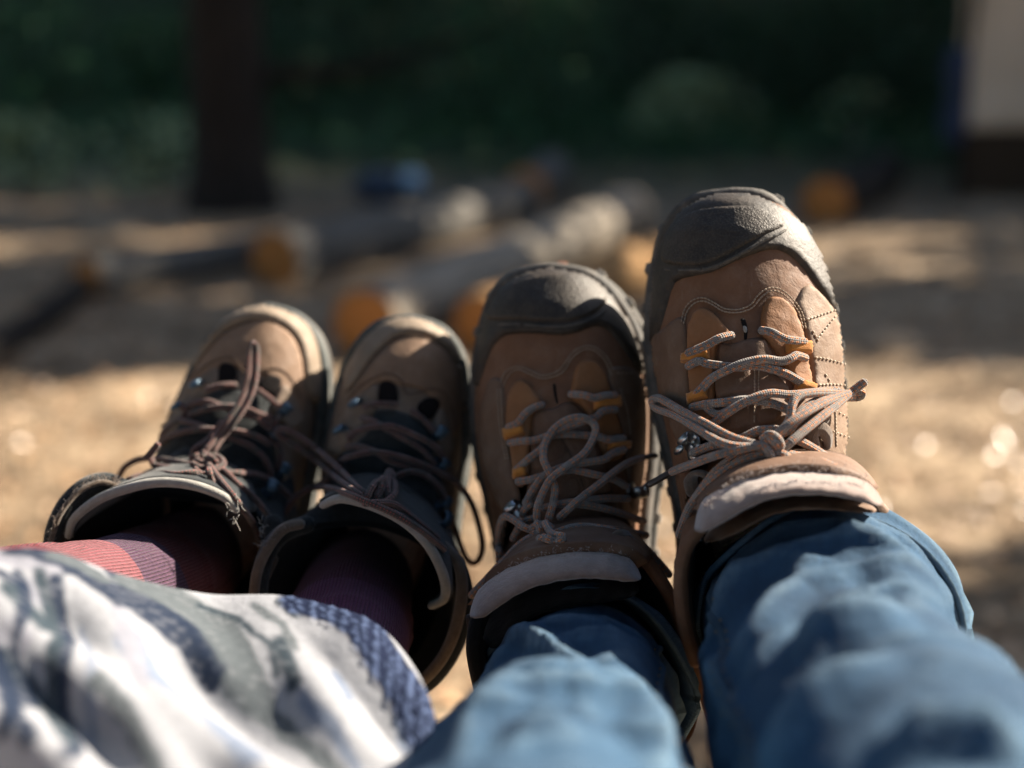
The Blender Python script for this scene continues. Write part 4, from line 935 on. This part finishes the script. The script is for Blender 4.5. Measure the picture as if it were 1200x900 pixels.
def clothmat():
    m = NB('printed_cotton', .9, .1); at = m.n('Attribute', attribute_name='dye')
    w = m.ramp(m.noise(260, 4), [(.3, (.88,) * 3), (.7, (1.05,) * 3)]); m.color(m.mix(1.0, at.outputs['Color'], w, 'MULTIPLY'))
    b = m.bump(m.noise(900, 3), .0006, .6); m.bump(m.noise(60, 4), .003, .5, b); return m.m
M['cloth'] = clothmat()
def shawl():
    top = [(-260, 700, .60), (-120, 668, .60), (0, 652, .605), (60, 656, .615), (130, 678, .635), (200, 692, .655), (260, 702, .67), (330, 706, .675), (390, 722, .67), (440, 742, .655), (478, 785, .63), (500, 835, .60), (512, 900, .565), (515, 1000, .52)]
    bot = [(-700, 1150, .36), (-500, 1180, .35), (-350, 1200, .34), (-250, 1200, .34), (-150, 1200, .34), (-60, 1200, .34), (30, 1200, .34), (130, 1200, .35), (230, 1200, .36), (320, 1200, .37), (400, 1190, .38), (450, 1180, .39), (490, 1180, .40), (520, 1200, .41)]
    T = cat(top, 14); Bt = cat(bot, 14); T = resamp(T, 210); Bt = resamp(Bt, 210); rows = 120
    NAV = (.012, .020, .040); GG = (.075, .088, .098); BL = (.13, .16, .22); WH = (.25, .26, .285); DG = (.025, .038, .05); LV = (.20, .205, .24)
    st = [([(23, 655), (62, 667), (101, 694), (132, 725), (167, 744), (218, 768), (249, 799)], 13, NAV), ([(124, 674), (144, 705), (175, 721), (218, 756), (257, 799)], 5, NAV),
          ([(60, 662), (95, 680), (120, 700)], 7, GG), ([(171, 690), (218, 717), (262, 742), (285, 790)], 13, GG), ([(140, 690), (180, 708), (230, 742), (270, 790)], 9, GG), ([(0, 668), (30, 672), (60, 690)], 9, LV),
          ([(66, 705), (78, 783), (86, 880), (90, 960)], 7, NAV), ([(12, 720), (30, 745), (60, 775)], 9, DG), ([(0, 700), (30, 712), (50, 730)], 6, NAV), ([(0, 790), (30, 820), (65, 868), (80, 920)], 9, DG), ([(0, 850), (20, 880), (50, 930)], 6, NAV), ([(-60, 700), (-20, 760), (20, 850)], 10, NAV),
          ([(40, 700), (48, 725)], 8, LV), ([(10, 770), (35, 790)], 7, LV), ([(150, 790), (175, 830), (200, 850), (253, 890), (300, 940)], 11, BL), ([(140, 760), (155, 800), (170, 860)], 8, LV),
          ([(327, 770), (338, 795), (350, 823)], 6, DG), ([(270, 760), (290, 800), (310, 830)], 12, GG), ([(270, 812), (323, 850), (365, 885), (400, 930)], 8, GG), ([(330, 715), (350, 735)], 4, GG), ([(395, 810), (405, 835)], 5, BL),
          ([(470, 850), (476, 875)], 6, BL), ([(20, 690), (30, 730), (22, 790), (40, 850)], 5, NAV), ([(45, 690), (56, 740), (70, 800), (72, 860)], 6, DG), ([(-20, 800), (10, 840), (20, 900)], 8, NAV), ([(100, 770), (112, 830), (120, 900)], 3, BL),
          ([(5, 655), (40, 664), (80, 690), (110, 722), (140, 750)], 3, NAV), ([(190, 730), (226, 768), (250, 810)], 3, NAV), ([(300, 720), (330, 745), (345, 780)], 4, GG), ([(230, 712), (280, 735), (318, 775), (330, 810)], 3, DG), ([(120, 860), (160, 900), (200, 960)], 6, GG), ([(360, 840), (390, 870), (420, 920)], 5, BL)]
    band = [(350, 712), (394, 728), (425, 752), (448, 790), (475, 825), (498, 862), (508, 905), (512, 980)]
    vs, fs, cols = [], [], []; n = len(T)
    for i in range(-8, rows + 1):
        for k in range(n):
            a, b = T[k], Bt[k]
            if i < 0:
                t = -i / 8; q = a; w = P(q.x, q.y, q.z) + Vector((0, .018 * math.sin(t * 1.5), -.05 * t)); px, py = q.x, q.y
            else:
                t = (i / rows) ** 1.25; q = a.lerp(b, t); px, py = q.x, q.y
                u = k / n
                fold = .016 * noise.noise(Vector((px * .006 - py * .004, py * .006, 1.7))) + .009 * noise.noise(Vector((px * .014 - py * .012, py * .005, 5.1))) + .006 * math.sin((px * .7 - py * .9) * .045 + 2 * noise.noise(Vector((px * .004, py * .004, 9))))
                w = P(px, py, q.z) + Vector((0, -.2, 1)).normalized() * (fold * min(1, t * 5 + .15) + .012 * math.sin(min(1, t * 4) * math.pi * .5))
            c = WH; wx = px + 4 * noise.noise(Vector((px * .05, py * .05, 0))); wy = py + 4 * noise.noise(Vector((px * .05, py * .05, 7)))
            wt = 0
            for pl, wd, cl in st:
                d = dpoly(wx, wy, pl, False); f = max(0, min(1, (wd * 1.35 - d) / 5 + .5)) * (.75 + .25 * (math.sin(px * 1.3 + py * .5) * math.sin(py * 1.1 - px * .3) > -.45)); c = tuple(x * (1 - f * .97) + y * f * .97 for x, y in zip(c, cl))
            d = dpoly(px, py, band, False)
            if d < 24:
                f = max(0, min(1, (24 - d) / 4)); s_ = math.sin(px * .42 + 2 * math.sin(py * .35)) * math.sin(py * .33 + px * .1)
                bc = (.006, .011, .032) if s_ < .42 else (.06, .085, .16); c = tuple(x * (1 - f) + y * f for x, y in zip(c, bc))
                if i > 0: w += Vector((0, -.3, .9)) * (.0015 * max(0, s_))
            vs.append(w); cols.append((*c, 1))
    last = vs[-n:]; lc = cols[-n:]
    for j in range(1, 13):
        t = j / 12
        for k in range(n):
            vs.append(last[k] + Vector((-.10 * t, -.55 * t, .02 * math.sin(t * 3) + .008 * noise.noise(last[k] * 9 + Vector((0, t * 4, 0)))))); cols.append(lc[k])
    R = rows + 9 + 12
    for i in range(R - 1):
        for k in range(n - 1): fs.append((i * n + k, i * n + k + 1, (i + 1) * n + k + 1, (i + 1) * n + k))
    me = bpy.data.meshes.new('shawl'); me.from_pydata([tuple(v) for v in vs], [], fs)
    ca = me.color_attributes.new('dye', 'FLOAT_COLOR', 'POINT')
    for i, c in enumerate(cols): ca.data[i].color = c
    base = P(150, 900, .5); me.transform(Matrix.Translation(-base)); o = link('shawl', me, M['cloth']); o.location = base
    m = o.modifiers.new('solid', 'SOLIDIFY'); m.thickness = .003; m.offset = -1
    tag(o, 'white cloth printed with navy and grey green marks, spread over the left legs', 'shawl')
shawl()

# ---------------------------------------------------------------- forest floor, logs, camp things
def terrain(x, y):
    z = .03 * noise.noise(Vector((x * .35, y * .35, 0))) + .012 * noise.noise(Vector((x * 1.5, y * 1.5, 3)))
    if y > 10: z += (1 - math.exp(-(y - 10) / 5)) * .5 + max(0, y - 11.5) * .24 * min(1, (y - 11.5) / 4 if y > 11.5 else 0)
    r = abs(x) ; z += max(0, r - 9) * .12
    if y < 0: z += max(0, -y - 6) * .1
    return min(z, 14)
def ground():
    xs = [-200, -120, -70, -40, -25, -16] + [-12 + i * .25 for i in range(97)] + [16, 25, 40, 70, 120, 200]
    ys = [-200, -120, -60, -30, -15, -8, -4, -2, -1] + [-.5 + i * .2 for i in range(93)] + [20, 22, 25, 30, 40, 60, 90, 130, 200]
    vs = [Vector((x, y, terrain(x, y))) for y in ys for x in xs]; n = len(xs)
    fs = [(j * n + i, j * n + i + 1, (j + 1) * n + i + 1, (j + 1) * n + i) for j in range(len(ys) - 1) for i in range(n - 1)]
    m = NB('forest_floor', .95, .15)
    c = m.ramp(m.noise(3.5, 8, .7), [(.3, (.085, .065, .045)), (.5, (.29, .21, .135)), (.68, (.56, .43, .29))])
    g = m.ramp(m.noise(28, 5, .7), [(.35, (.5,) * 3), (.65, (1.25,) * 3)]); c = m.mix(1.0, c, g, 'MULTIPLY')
    ge = m.n('SeparateXYZ'); m.t.links.new(m.coord('Object'), ge.inputs[0])
    gm = m.math('MULTIPLY', m.n('MapRange', **{'Value': m.math('ADD', ge.outputs[1], m.math('MULTIPLY', m.noise(.6, 3), 3)), 'From Min': 10.0, 'From Max': 12.5}).outputs[0], .9)
    c = m.mix(gm, c, m.ramp(m.noise(5, 5), [(.3, (.015, .042, .019)), (.7, (.034, .074, .034))])); m.color(c)
    b = m.bump(m.noise(40, 6, .7), .02, .8); m.bump(m.noise(200, 3), .004, .5, b)
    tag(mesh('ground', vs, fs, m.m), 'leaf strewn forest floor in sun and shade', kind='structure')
ground()
def leafmesh(name, spots, mat, parent=None, sz=(.02, .05), cols=None, flatness=.5, kind='stuff', bend=.3):
    vs, fs = [], []
    for (p, s) in spots:
        nrm = Vector((random.gauss(0, flatness), random.gauss(0, flatness), 1)).normalized(); a = Vector((random.uniform(-1, 1), random.uniform(-1, 1), random.uniform(-1, 1)))
        a = (a - nrm * a.dot(nrm)).normalized(); b = nrm.cross(a); k = len(vs); w = s * random.uniform(.35, .6)
        vs += [p - a * s * .5, p + b * w * .5 + nrm * s * bend * .3, p + a * s * .5 + nrm * s * bend * random.uniform(-.2, .4), p - b * w * .5 + nrm * s * bend * .3]
        fs += [(k, k + 1, k + 2), (k, k + 2, k + 3)]
    o = mesh(name, vs, fs, mat, parent, smooth=False, recalc=False); 
    if kind: o['kind'] = kind
    return o
def litmat():
    m = NB('dry_leaf', .4, .65); at = m.n('NewGeometry')
    c = m.ramp(m.noise(17, 3, .9), [(.32, (.10, .055, .03)), (.45, (.30, .17, .08)), (.58, (.46, .28, .14)), (.72, (.60, .45, .30))]); m.color(c); return m.m
M['dryleaf'] = litmat()
sp = []
for _ in range(15000):
    y = 1.4 + 9 * random.random() ** 1.5; x = random.uniform(-1, 1) * (.45 * y + .6); sp.append((Vector((x, y, terrain(x, y) + random.uniform(.0, .018))), random.uniform(.018, .05)))
leafmesh('leaf_litter', sp, M['dryleaf'], flatness=.5)['label'] = 'dry brown leaves scattered over the ground'

def barkmat(name, c1, c2, c3):
    m = NB(name, .9, .2); n = m.noise(1, 6, .7, co=m.coord('UV', (3, 26, 1)), dist=.8); m.color(m.ramp(n, [(.3, c1), (.5, c2), (.72, c3)]))
    b = m.bump(n, .02, .9); m.bump(m.noise(60, 4), .004, .6, b); return m.m
M['bark_g'] = barkmat('grey_bark', (.05, .047, .042), (.12, .112, .10), (.24, .225, .20))
M['bark_p'] = barkmat('pale_bark', (.13, .11, .085), (.26, .225, .18), (.42, .37, .31))
M['bark_b'] = barkmat('stripped_brown_log', (.13, .07, .03), (.30, .17, .07), (.42, .27, .14))
M['bark_d'] = barkmat('dark_bark', (.010, .009, .008), (.022, .018, .015), (.042, .034, .028))
def endmat():
    m = NB('sawn_wood', .8, .2); v = m.noise(1, 3, .6, co=m.coord('UV', (30, .2, 1)), dist=.3); m.color(m.ramp(v, [(.3, (.30, .12, .035)), (.7, (.50, .23, .07))])); m.bump(m.noise(90, 4), .003, .6); return m.m
M['sawn'] = endmat()
def log(a, b, r, mat, label, r2=None, half=False):
    """a: point on the ground under the near end, b: far end"""
    r2 = r2 or r; seg = 36; t = (b - a).normalized(); up = Vector((0, 0, 1)); s = t.cross(up).normalized(); up = s.cross(t)
    root = empty('log', a, label, 'log', 'logs lying on the ground'); L = (b - a).length; n = 26; vs, fs, uv = [], [], []
    for i in range(n + 1):
        f = i / n; rr = r + (r2 - r) * f; c = a.lerp(b, f) + Vector((0, 0, rr * .93)) + s * (.02 * math.sin(f * 5 + r * 90))
        for k in range(seg):
            th = 2 * math.pi * k / seg; q = rr * (1 + .07 * noise.noise(Vector((math.cos(th) * 1.5, math.sin(th) * 1.5, f * L * 3 + r * 50))) + .03 * noise.noise(Vector((math.cos(th) * 6, math.sin(th) * 6, f * L * 8))))
            dx, dz = math.cos(th) * q, math.sin(th) * q
            if half and dx > rr * .1: dx = rr * .1 + (dx - rr * .1) * .12
            vs.append(c + s * dx + up * dz); uv.append((f * L, k / seg))
    for i in range(n):
        for k in range(seg): fs.append((i * seg + k, i * seg + (k + 1) % seg, (i + 1) * seg + (k + 1) % seg, (i + 1) * seg + k))
    mesh('bark', vs, fs, mat, root, uv)
    for e in (0, 1):
        base = [vs[(n if e else 0) * seg + k] for k in range(seg)]; c = sum(base, Vector()) / seg; sg = t if e else -t
        ev, ef, eu = [], [], []
        for j, (sc, off) in enumerate(((.97, -.001), (.95, .004), (.6, .0045), (.3, .005))):
            for p in base: ev.append(c + (p - c) * sc + sg * off); eu.append((sc, 0))
        for j in range(3):
            for k in range(seg): ef.append((j * seg + k, j * seg + (k + 1) % seg, (j + 1) * seg + (k + 1) % seg, (j + 1) * seg + k))
        ev.append(c + sg * .005); eu.append((0, 0))
        for k in range(seg): ef.append((3 * seg + k, 3 * seg + (k + 1) % seg, 4 * seg))
        mesh('cut_end', ev, ef, M['sawn'], root, eu)
    if half:
        sv = []; 
        for f in (0, 1):
            rr = (r + (r2 - r) * f) * .9; c = a.lerp(b, f) + Vector((0, 0, rr * 1.03)) + s * (rr * .25) + s * (.02 * math.sin(f * 5 + r * 90)); sv += [c + up * rr * .85, c - up * rr * .85, c + up * rr * .85 - s * .03, c - up * rr * .85 - s * .03]
        mesh('split_face', sv, [(0, 4, 5, 1), (2, 3, 7, 6), (0, 1, 3, 2), (4, 6, 7, 5), (0, 2, 6, 4), (1, 5, 7, 3)], M['sawn'], root, smooth=False)
    return root
def G(px, py): v = gnd(px, py); v.z = terrain(v.x, v.y) - .01; return v
log(G(100, 350), G(345, 305), .085, M['bark_g'], 'grey log at far left with a small orange sawn end')
log(G(328, 336), G(610, 256), .118, M['bark_g'], 'thick grey log with the largest round orange sawn end')
log(G(436, 424), G(735, 268), .115, M['bark_p'], 'pale sunlit log running diagonally behind the two middle boots')
log(G(560, 420), G(835, 305), .10, M['bark_b'], 'stripped orange brown log just above the middle boots')
log(G(618, 246), G(650, 216), .13, M['bark_g'], 'distant log with a small orange end near the dark blue bag')
log(G(968, 264), G(1040, 222), .135, M['bark_d'], 'short thick log at right with an orange end facing the boots')
log(G(-60, 470), G(100, 345), .05, M['bark_d'], 'thin dark branch log at the left edge')

# duffel bag
def bag():
    c = G(455, 238) + Vector((0, 0, .11)); root = empty('duffel_bag', G(455, 238), 'dark blue shiny bag on the ground beyond the logs', 'bag'); 
    m = NB('blue_nylon', .28, .6); m.color(m.ramp(m.noise(9, 3), [(.3, (.008, .02, .045)), (.7, (.02, .05, .10))])); m.bump(m.noise(14, 4, dist=.8), .03, .7)
    vs, fs, uv = tube_data([c + Vector((x, .02 * math.sin(x * 9), 0)) for x in [-.19 + .02 * i for i in range(20)]], lambda t: .105 * (1 - .5 * abs(2 * t - 1) ** 3), 24)
    mesh('bag_body', vs, fs, m.m, root, uv)
    m2 = NB('highlight_blue', .3, .6); m2.color((.35, .55, .75)); v, f, _ = ell(c + Vector((.15, -.07, .05)), .07, .06, .06, seg=14, rin=8); mesh('painted_highlight', v, f, m2.m, root)  # pale blob paints a highlight on the end of the bag
    for y in (-.05, .05): tube('handle', cat([c + Vector((-.09, y, .085)), c + Vector((-.05, y * .8, .15)), c + Vector((.05, y * .8, .15)), c + Vector((.09, y, .085))], 6), .009, M['lining'], root, 8)
    tube('zip', [c + Vector((x, 0, .108 * (1 - .5 * abs(x / .19) ** 3))) for x in [-.14 + .02 * i for i in range(15)]], .004, M['metal'], root, 6)
bag()

# canvas tent at upper right
def tent():
    g0 = G(1118, 232); root = empty('tent', g0, 'beige canvas tent with shade painted as a dark base strip at the top right edge', 'tent')
    mt = NB('beige_canvas', .9, .1); mt.color(m_ := mt.ramp(mt.noise(2, 4), [(.3, (.50, .43, .33)), (.7, (.62, .54, .43))])); mt.bump(mt.noise(6, 4), .05, .5)
    mk = plain('tent_shade_skirt', (.045, .033, .022), .9, .1)  # dark base strip stands in for shade beneath the canvas
    x0, y0, z0 = g0.x, g0.y, 0.0; w, dp, h = 2.6, 3.0, 2.3; sk = .42
    vs, fs = [], []; nx = 24; nz = 16
    def wall(name, A_, B_, za, zb, mat, amp):
        vs, fs = [], []
        for i in range(nx + 1):
            for j in range(nz + 1):
                p = A_.lerp(B_, i / nx); n = (B_ - A_).cross(Vector((0, 0, 1))).normalized(); lean = (za + (zb - za) * j / nz) * .05
                vs.append(Vector((p.x, p.y, za + (zb - za) * j / nz)) + n * (amp * math.sin(i * 1.9) * math.sin(j * .3 + 1) - lean))
        for i in range(nx):
            for j in range(nz): fs.append((i * (nz + 1) + j, i * (nz + 1) + j + 1, (i + 1) * (nz + 1) + j + 1, (i + 1) * (nz + 1) + j))
        o = mesh(name, vs, fs, mat, root); o.modifiers.new('s', 'SOLIDIFY').thickness = .01
    c = [Vector((x0, y0, 0)), Vector((x0 + w, y0 + .5, 0)), Vector((x0 + w, y0 + dp, 0)), Vector((x0 + 1.3, y0 + dp, 0))]
    for i in range(4):
        wall('canvas_wall', c[i], c[(i + 1) % 4], sk + .003, 1.7, mt.m, .02); wall('shade_skirt', c[i], c[(i + 1) % 4], -.05, sk, mk, .008)
    rz = h + .2; r0 = (c[0] + c[1]) / 2 + Vector((0, 0, rz)); r1 = (c[2] + c[3]) / 2 + Vector((0, 0, rz)); T = [q + Vector((0, 0, 1.7)) for q in c]
    o = mesh('roof', T + [r0, r1], [(0, 4, 5, 3), (1, 2, 5, 4), (0, 1, 4), (2, 3, 5)], mt.m, root, smooth=False); o.modifiers.new('s', 'SOLIDIFY').thickness = .012
    mb = NB('blue_flap', .8, .1); mb.color((.035, .05, .09))
    tube('rolled_flap', [c[0] + Vector((-.04, -.02, z)) for z in (.38, .5, .62, .74, .86)], lambda t: .07 + .02 * math.sin(t * 9), mb.m, root, 16)
    for q in (c[0], c[1]): tube('pole', [q + Vector((.02, -.03, 0)), q + Vector((.02, -.03, 1.9))], .02, M['bark_d'], root, 10)
tent()
for k, (px, py, r, lab) in enumerate(((1002, 188, .10, 'pale rock left of the tent, the larger of two'), (1040, 196, .07, 'small pinkish rock beside the tent'))):
    c = G(px, py); vs, fs, _ = ell(c, r, r * .9, r * .75, seg=16, rin=10); vs = [c + (v - c) * (1 + .25 * noise.noise((v - c) * 9)) for v in vs]
    o = mesh('rock', vs, fs, plain('rock%d' % k, (.34, .26, .23), .9, .2)); o.data.transform(Matrix.Translation(-c)); o.location = c; tag(o, lab, 'rock', 'rocks near the tent')

# ---------------------------------------------------------------- trees and undergrowth
def leafmat(name, a, b, rough=.72):
    m = NB(name, rough, .22); m.color(m.ramp(m.noise(1.7, 4, .8), [(.35, a), (.65, b)])); 
    return m.m
M['leafd'] = leafmat('dark_leaves', (.013, .038, .017), (.032, .070, .032)); M['leafg'] = leafmat('green_leaves', (.026, .082, .034), (.058, .150, .062))
def tree(x, y, h, tr, cr, cz, n, label, group, mat='leafd', leaf=.14, lean=0):
    z0 = terrain(x, y); root = empty('tree', (x, y, z0), label, 'tree', group)
    tp = cat([Vector((x, y, z0 - .15)), Vector((x + .03, y, z0 + .3)), Vector((x + lean * .3, y + .05, z0 + h * .4)), Vector((x + lean, y, z0 + h * .95))], 8)
    prt = [tube_data(tp, lambda t: tr * (1.35 - min(t, .06) * 5.8 if t < .06 else 1 - t * .7), 18)]
    top = Vector((x + lean, y, z0 + cz))
    for k in range(9):
        a = k * 2.4; f = .45 + .05 * k; s = tp[int(f * (len(tp) - 1))]; e = s + Vector((math.cos(a) * cr[0] * .8, math.sin(a) * cr[1] * .8, cr[2] * random.uniform(.1, .7)))
        prt.append(tube_data(cat([s, s.lerp(e, .5) + Vector((0, 0, -.1)), e], 5), lambda t: tr * .3 * (1 - .85 * t), 7))
    V, F, U = join(prt); mesh('trunk', V, F, M['bark_d'], root, U)
    cl = []
    for k in range(26):
        d = Vector((random.gauss(0, 1), random.gauss(0, 1), random.gauss(0, 1))).normalized() * random.random() ** .4
        cl.append((top + Vector((d.x * cr[0], d.y * cr[1], d.z * cr[2])), random.uniform(.22, .42)))
    sp = []
    for i in range(n):
        c, r = random.choice(cl); q = Vector((random.gauss(0, 1), random.gauss(0, 1), random.gauss(0, .7))); sp.append((c + Vector((q.x * cr[0], q.y * cr[1], q.z * cr[2])) * r * .6, leaf * random.uniform(.6, 1.4)))
    leafmesh('crown', sp, M[mat], root, flatness=.8, kind=None)
    return root
tv = G(268, 246)
tree(tv.x, tv.y, 7.5, .235, (1.9, 1.9, 1.6), 5.4, 3600, 'thick dark tree trunk standing left of centre behind the logs', None, leaf=.2)
# trees added outside the frame to cast shade; their crowns hang over the clearing
gs = 'unseen trees added to shade the clearing'
# (shadow x, shadow y, rx, ry, rz, crown height, leaves): each crown hangs where it shades that piece of ground
sh = [(-1.2, 4.7, 1.3, .6, .6, 4.6, 2600), (-3.4, 7.5, .8, .7, .9, 5.0, 3000), (-1.3, 8.5, .9, .8, .9, 4.8, 3600), (2.7, 5.7, 1.9, 1.5, .9, 4.6, 4600), (-.3, 8.2, 1.6, 1.2, .9, 5.0, 3600), (4.6, 6.4, 2.0, 1.7, 1.0, 5.0, 4600), (2.6, 8.5, 2.2, 1.7, 1.1, 5.2, 4600), (-.4, 10.0, 2.4, 1.6, 1.2, 5.4, 4600), (-2.9, 5.0, 1.0, .9, .8, 4.8, 3000),
      (-4.2, 9.8, 1.7, 1.4, 1.1, 5.2, 4000), (-.9, 6.0, 1.5, 1.0, .8, 4.8, 700), (-2.2, 6.0, .8, .6, .6, 4.8, 1500), (1.1, 2.15, .9, .45, .6, 4.6, 700), (5.5, 9.0, 2.2, 1.9, 1.2, 5.2, 4600), (4.5, 11.8, 2.6, 2.0, 1.4, 5.6, 4600), (1.0, 12.4, 2.8, 2.0, 1.6, 5.8, 4600), (-3.4, 12.6, 2.8, 2.0, 1.6, 5.8, 4600), (-7, 11.5, 2.6, 2.2, 1.6, 5.6, 4600)]
for i, (sx, sy, a, b, c, cz, nl) in enumerate(sh):
    x = sx + cz * SUN.x / SUN.z; y = sy + cz * SUN.y / SUN.z; bx = x
    if abs(x) < .42 * y: bx = math.copysign(.42 * y + .1, x)
    tree(bx, y, cz + 1, .15, (a, b, c), cz - terrain(bx, y), nl, 'tall leafy tree added out of view to shade the clearing', gs, leaf=.2, lean=x - bx)
for i, (x, y) in enumerate([(-3.6, -3.2), (.2, -4.6), (4.2, -3.8), (-6.4, .2), (-6.2, 3.4), (-7.2, 6.2), (-2.0, -7.5), (3.0, -8), (7.8, -2.5), (-9, -4), (8.5, -7)]):  # unseen trees added behind the camera to dim the sky light
    tree(x, y, 8.5, .2, (2.5, 2.5, 2.6), 5.6, 2600, 'tall leafy tree added out of view behind the seated people to cut sky light', gs, leaf=.42)
gb2 = 'dark trees at the back of the woods'
for i in range(14):
    x = -11 + i * 1.75 + random.uniform(-.5, .5); y = 17 + random.uniform(-1.5, 3)
    tree(x, y, random.uniform(5, 8), random.uniform(.12, .22), (1.6, 1.4, 2.4), random.uniform(2.6, 3.4), 3200, 'dark leafy tree in the shade at the back of the woods', gb2, leaf=.22)
def shrub(x, y, r, h, n, mat, label):
    z0 = terrain(x, y); root = empty('shrub', (x, y, z0), label, 'shrub', 'shrubs at the edge of the clearing')
    prt = [tube_data(cat([Vector((x, y, z0 - .05)), Vector((x + r * .3 * math.cos(a), y + r * .3 * math.sin(a), z0 + h * .4)), Vector((x + r * .7 * math.cos(a), y + r * .7 * math.sin(a), z0 + h * .8))], 4), .012, 6) for a in (0, 1.3, 2.5, 3.8, 5)]
    V, F, U = join(prt); mesh('stem', V, F, M['bark_d'], root, U)
    sp = []
    for i in range(n):
        a = random.uniform(0, 6.28); q = random.random() ** .5; zz = random.random(); rr = r * math.sqrt(max(0, 1 - (zz * .95) ** 2)) * q * (1 + .3 * math.sin(a * 3 + x)); sp.append((Vector((x + rr * math.cos(a), y + rr * math.sin(a), z0 + zz * h)), random.uniform(.05, .12)))
    leafmesh('foliage', sp, M[mat], root, flatness=.9, kind=None)
for i in range(16):
    x = -5.6 + i * .75 + random.uniform(-.2, .2); y = random.uniform(11.6, 13.5)
    if tv.x - .5 < x < tv.x + .5: y += .5
    shrub(x, y, random.uniform(.5, .85), random.uniform(.5, 1.3), 700, random.choice(['leafd', 'leafg', 'leafd']), 'dark green shrub in the shade beyond the clearing')
M['leaf_sunpaint'] = leafmat('painted_light_leaves', (.22, .32, .16), (.38, .48, .28), .4)  # sunlight and glints put into the leaf colour
for (px, py, rr, hh, nn, lb) in ((795, 176, .6, .5, 1300, 'green bush with sunlight painted into its leaves at upper right'), (30, 226, .5, .5, 240, 'bush with glints painted as pale leaves at the left edge'), (185, 222, .45, .5, 200, 'thin bush with a few glints painted as pale leaves left of the thick trunk'), (985, 150, .4, .4, 160, 'thin bush with light painted into its leaves left of the tent')):
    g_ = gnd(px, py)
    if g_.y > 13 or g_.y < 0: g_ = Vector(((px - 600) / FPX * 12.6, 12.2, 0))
    shrub(g_.x, g_.y, rr, hh, nn, 'leaf_sunpaint', lb)
sp = []
for _ in range(26000):
    y = random.uniform(10.4, 22); x = random.uniform(-9, 9); sp.append((Vector((x, y, terrain(x, y) + random.uniform(0, .28))), random.uniform(.05, .14)))
leafmesh('undergrowth', sp, M['leafg'], flatness=.8)['label'] = 'low green undergrowth on the shaded bank'
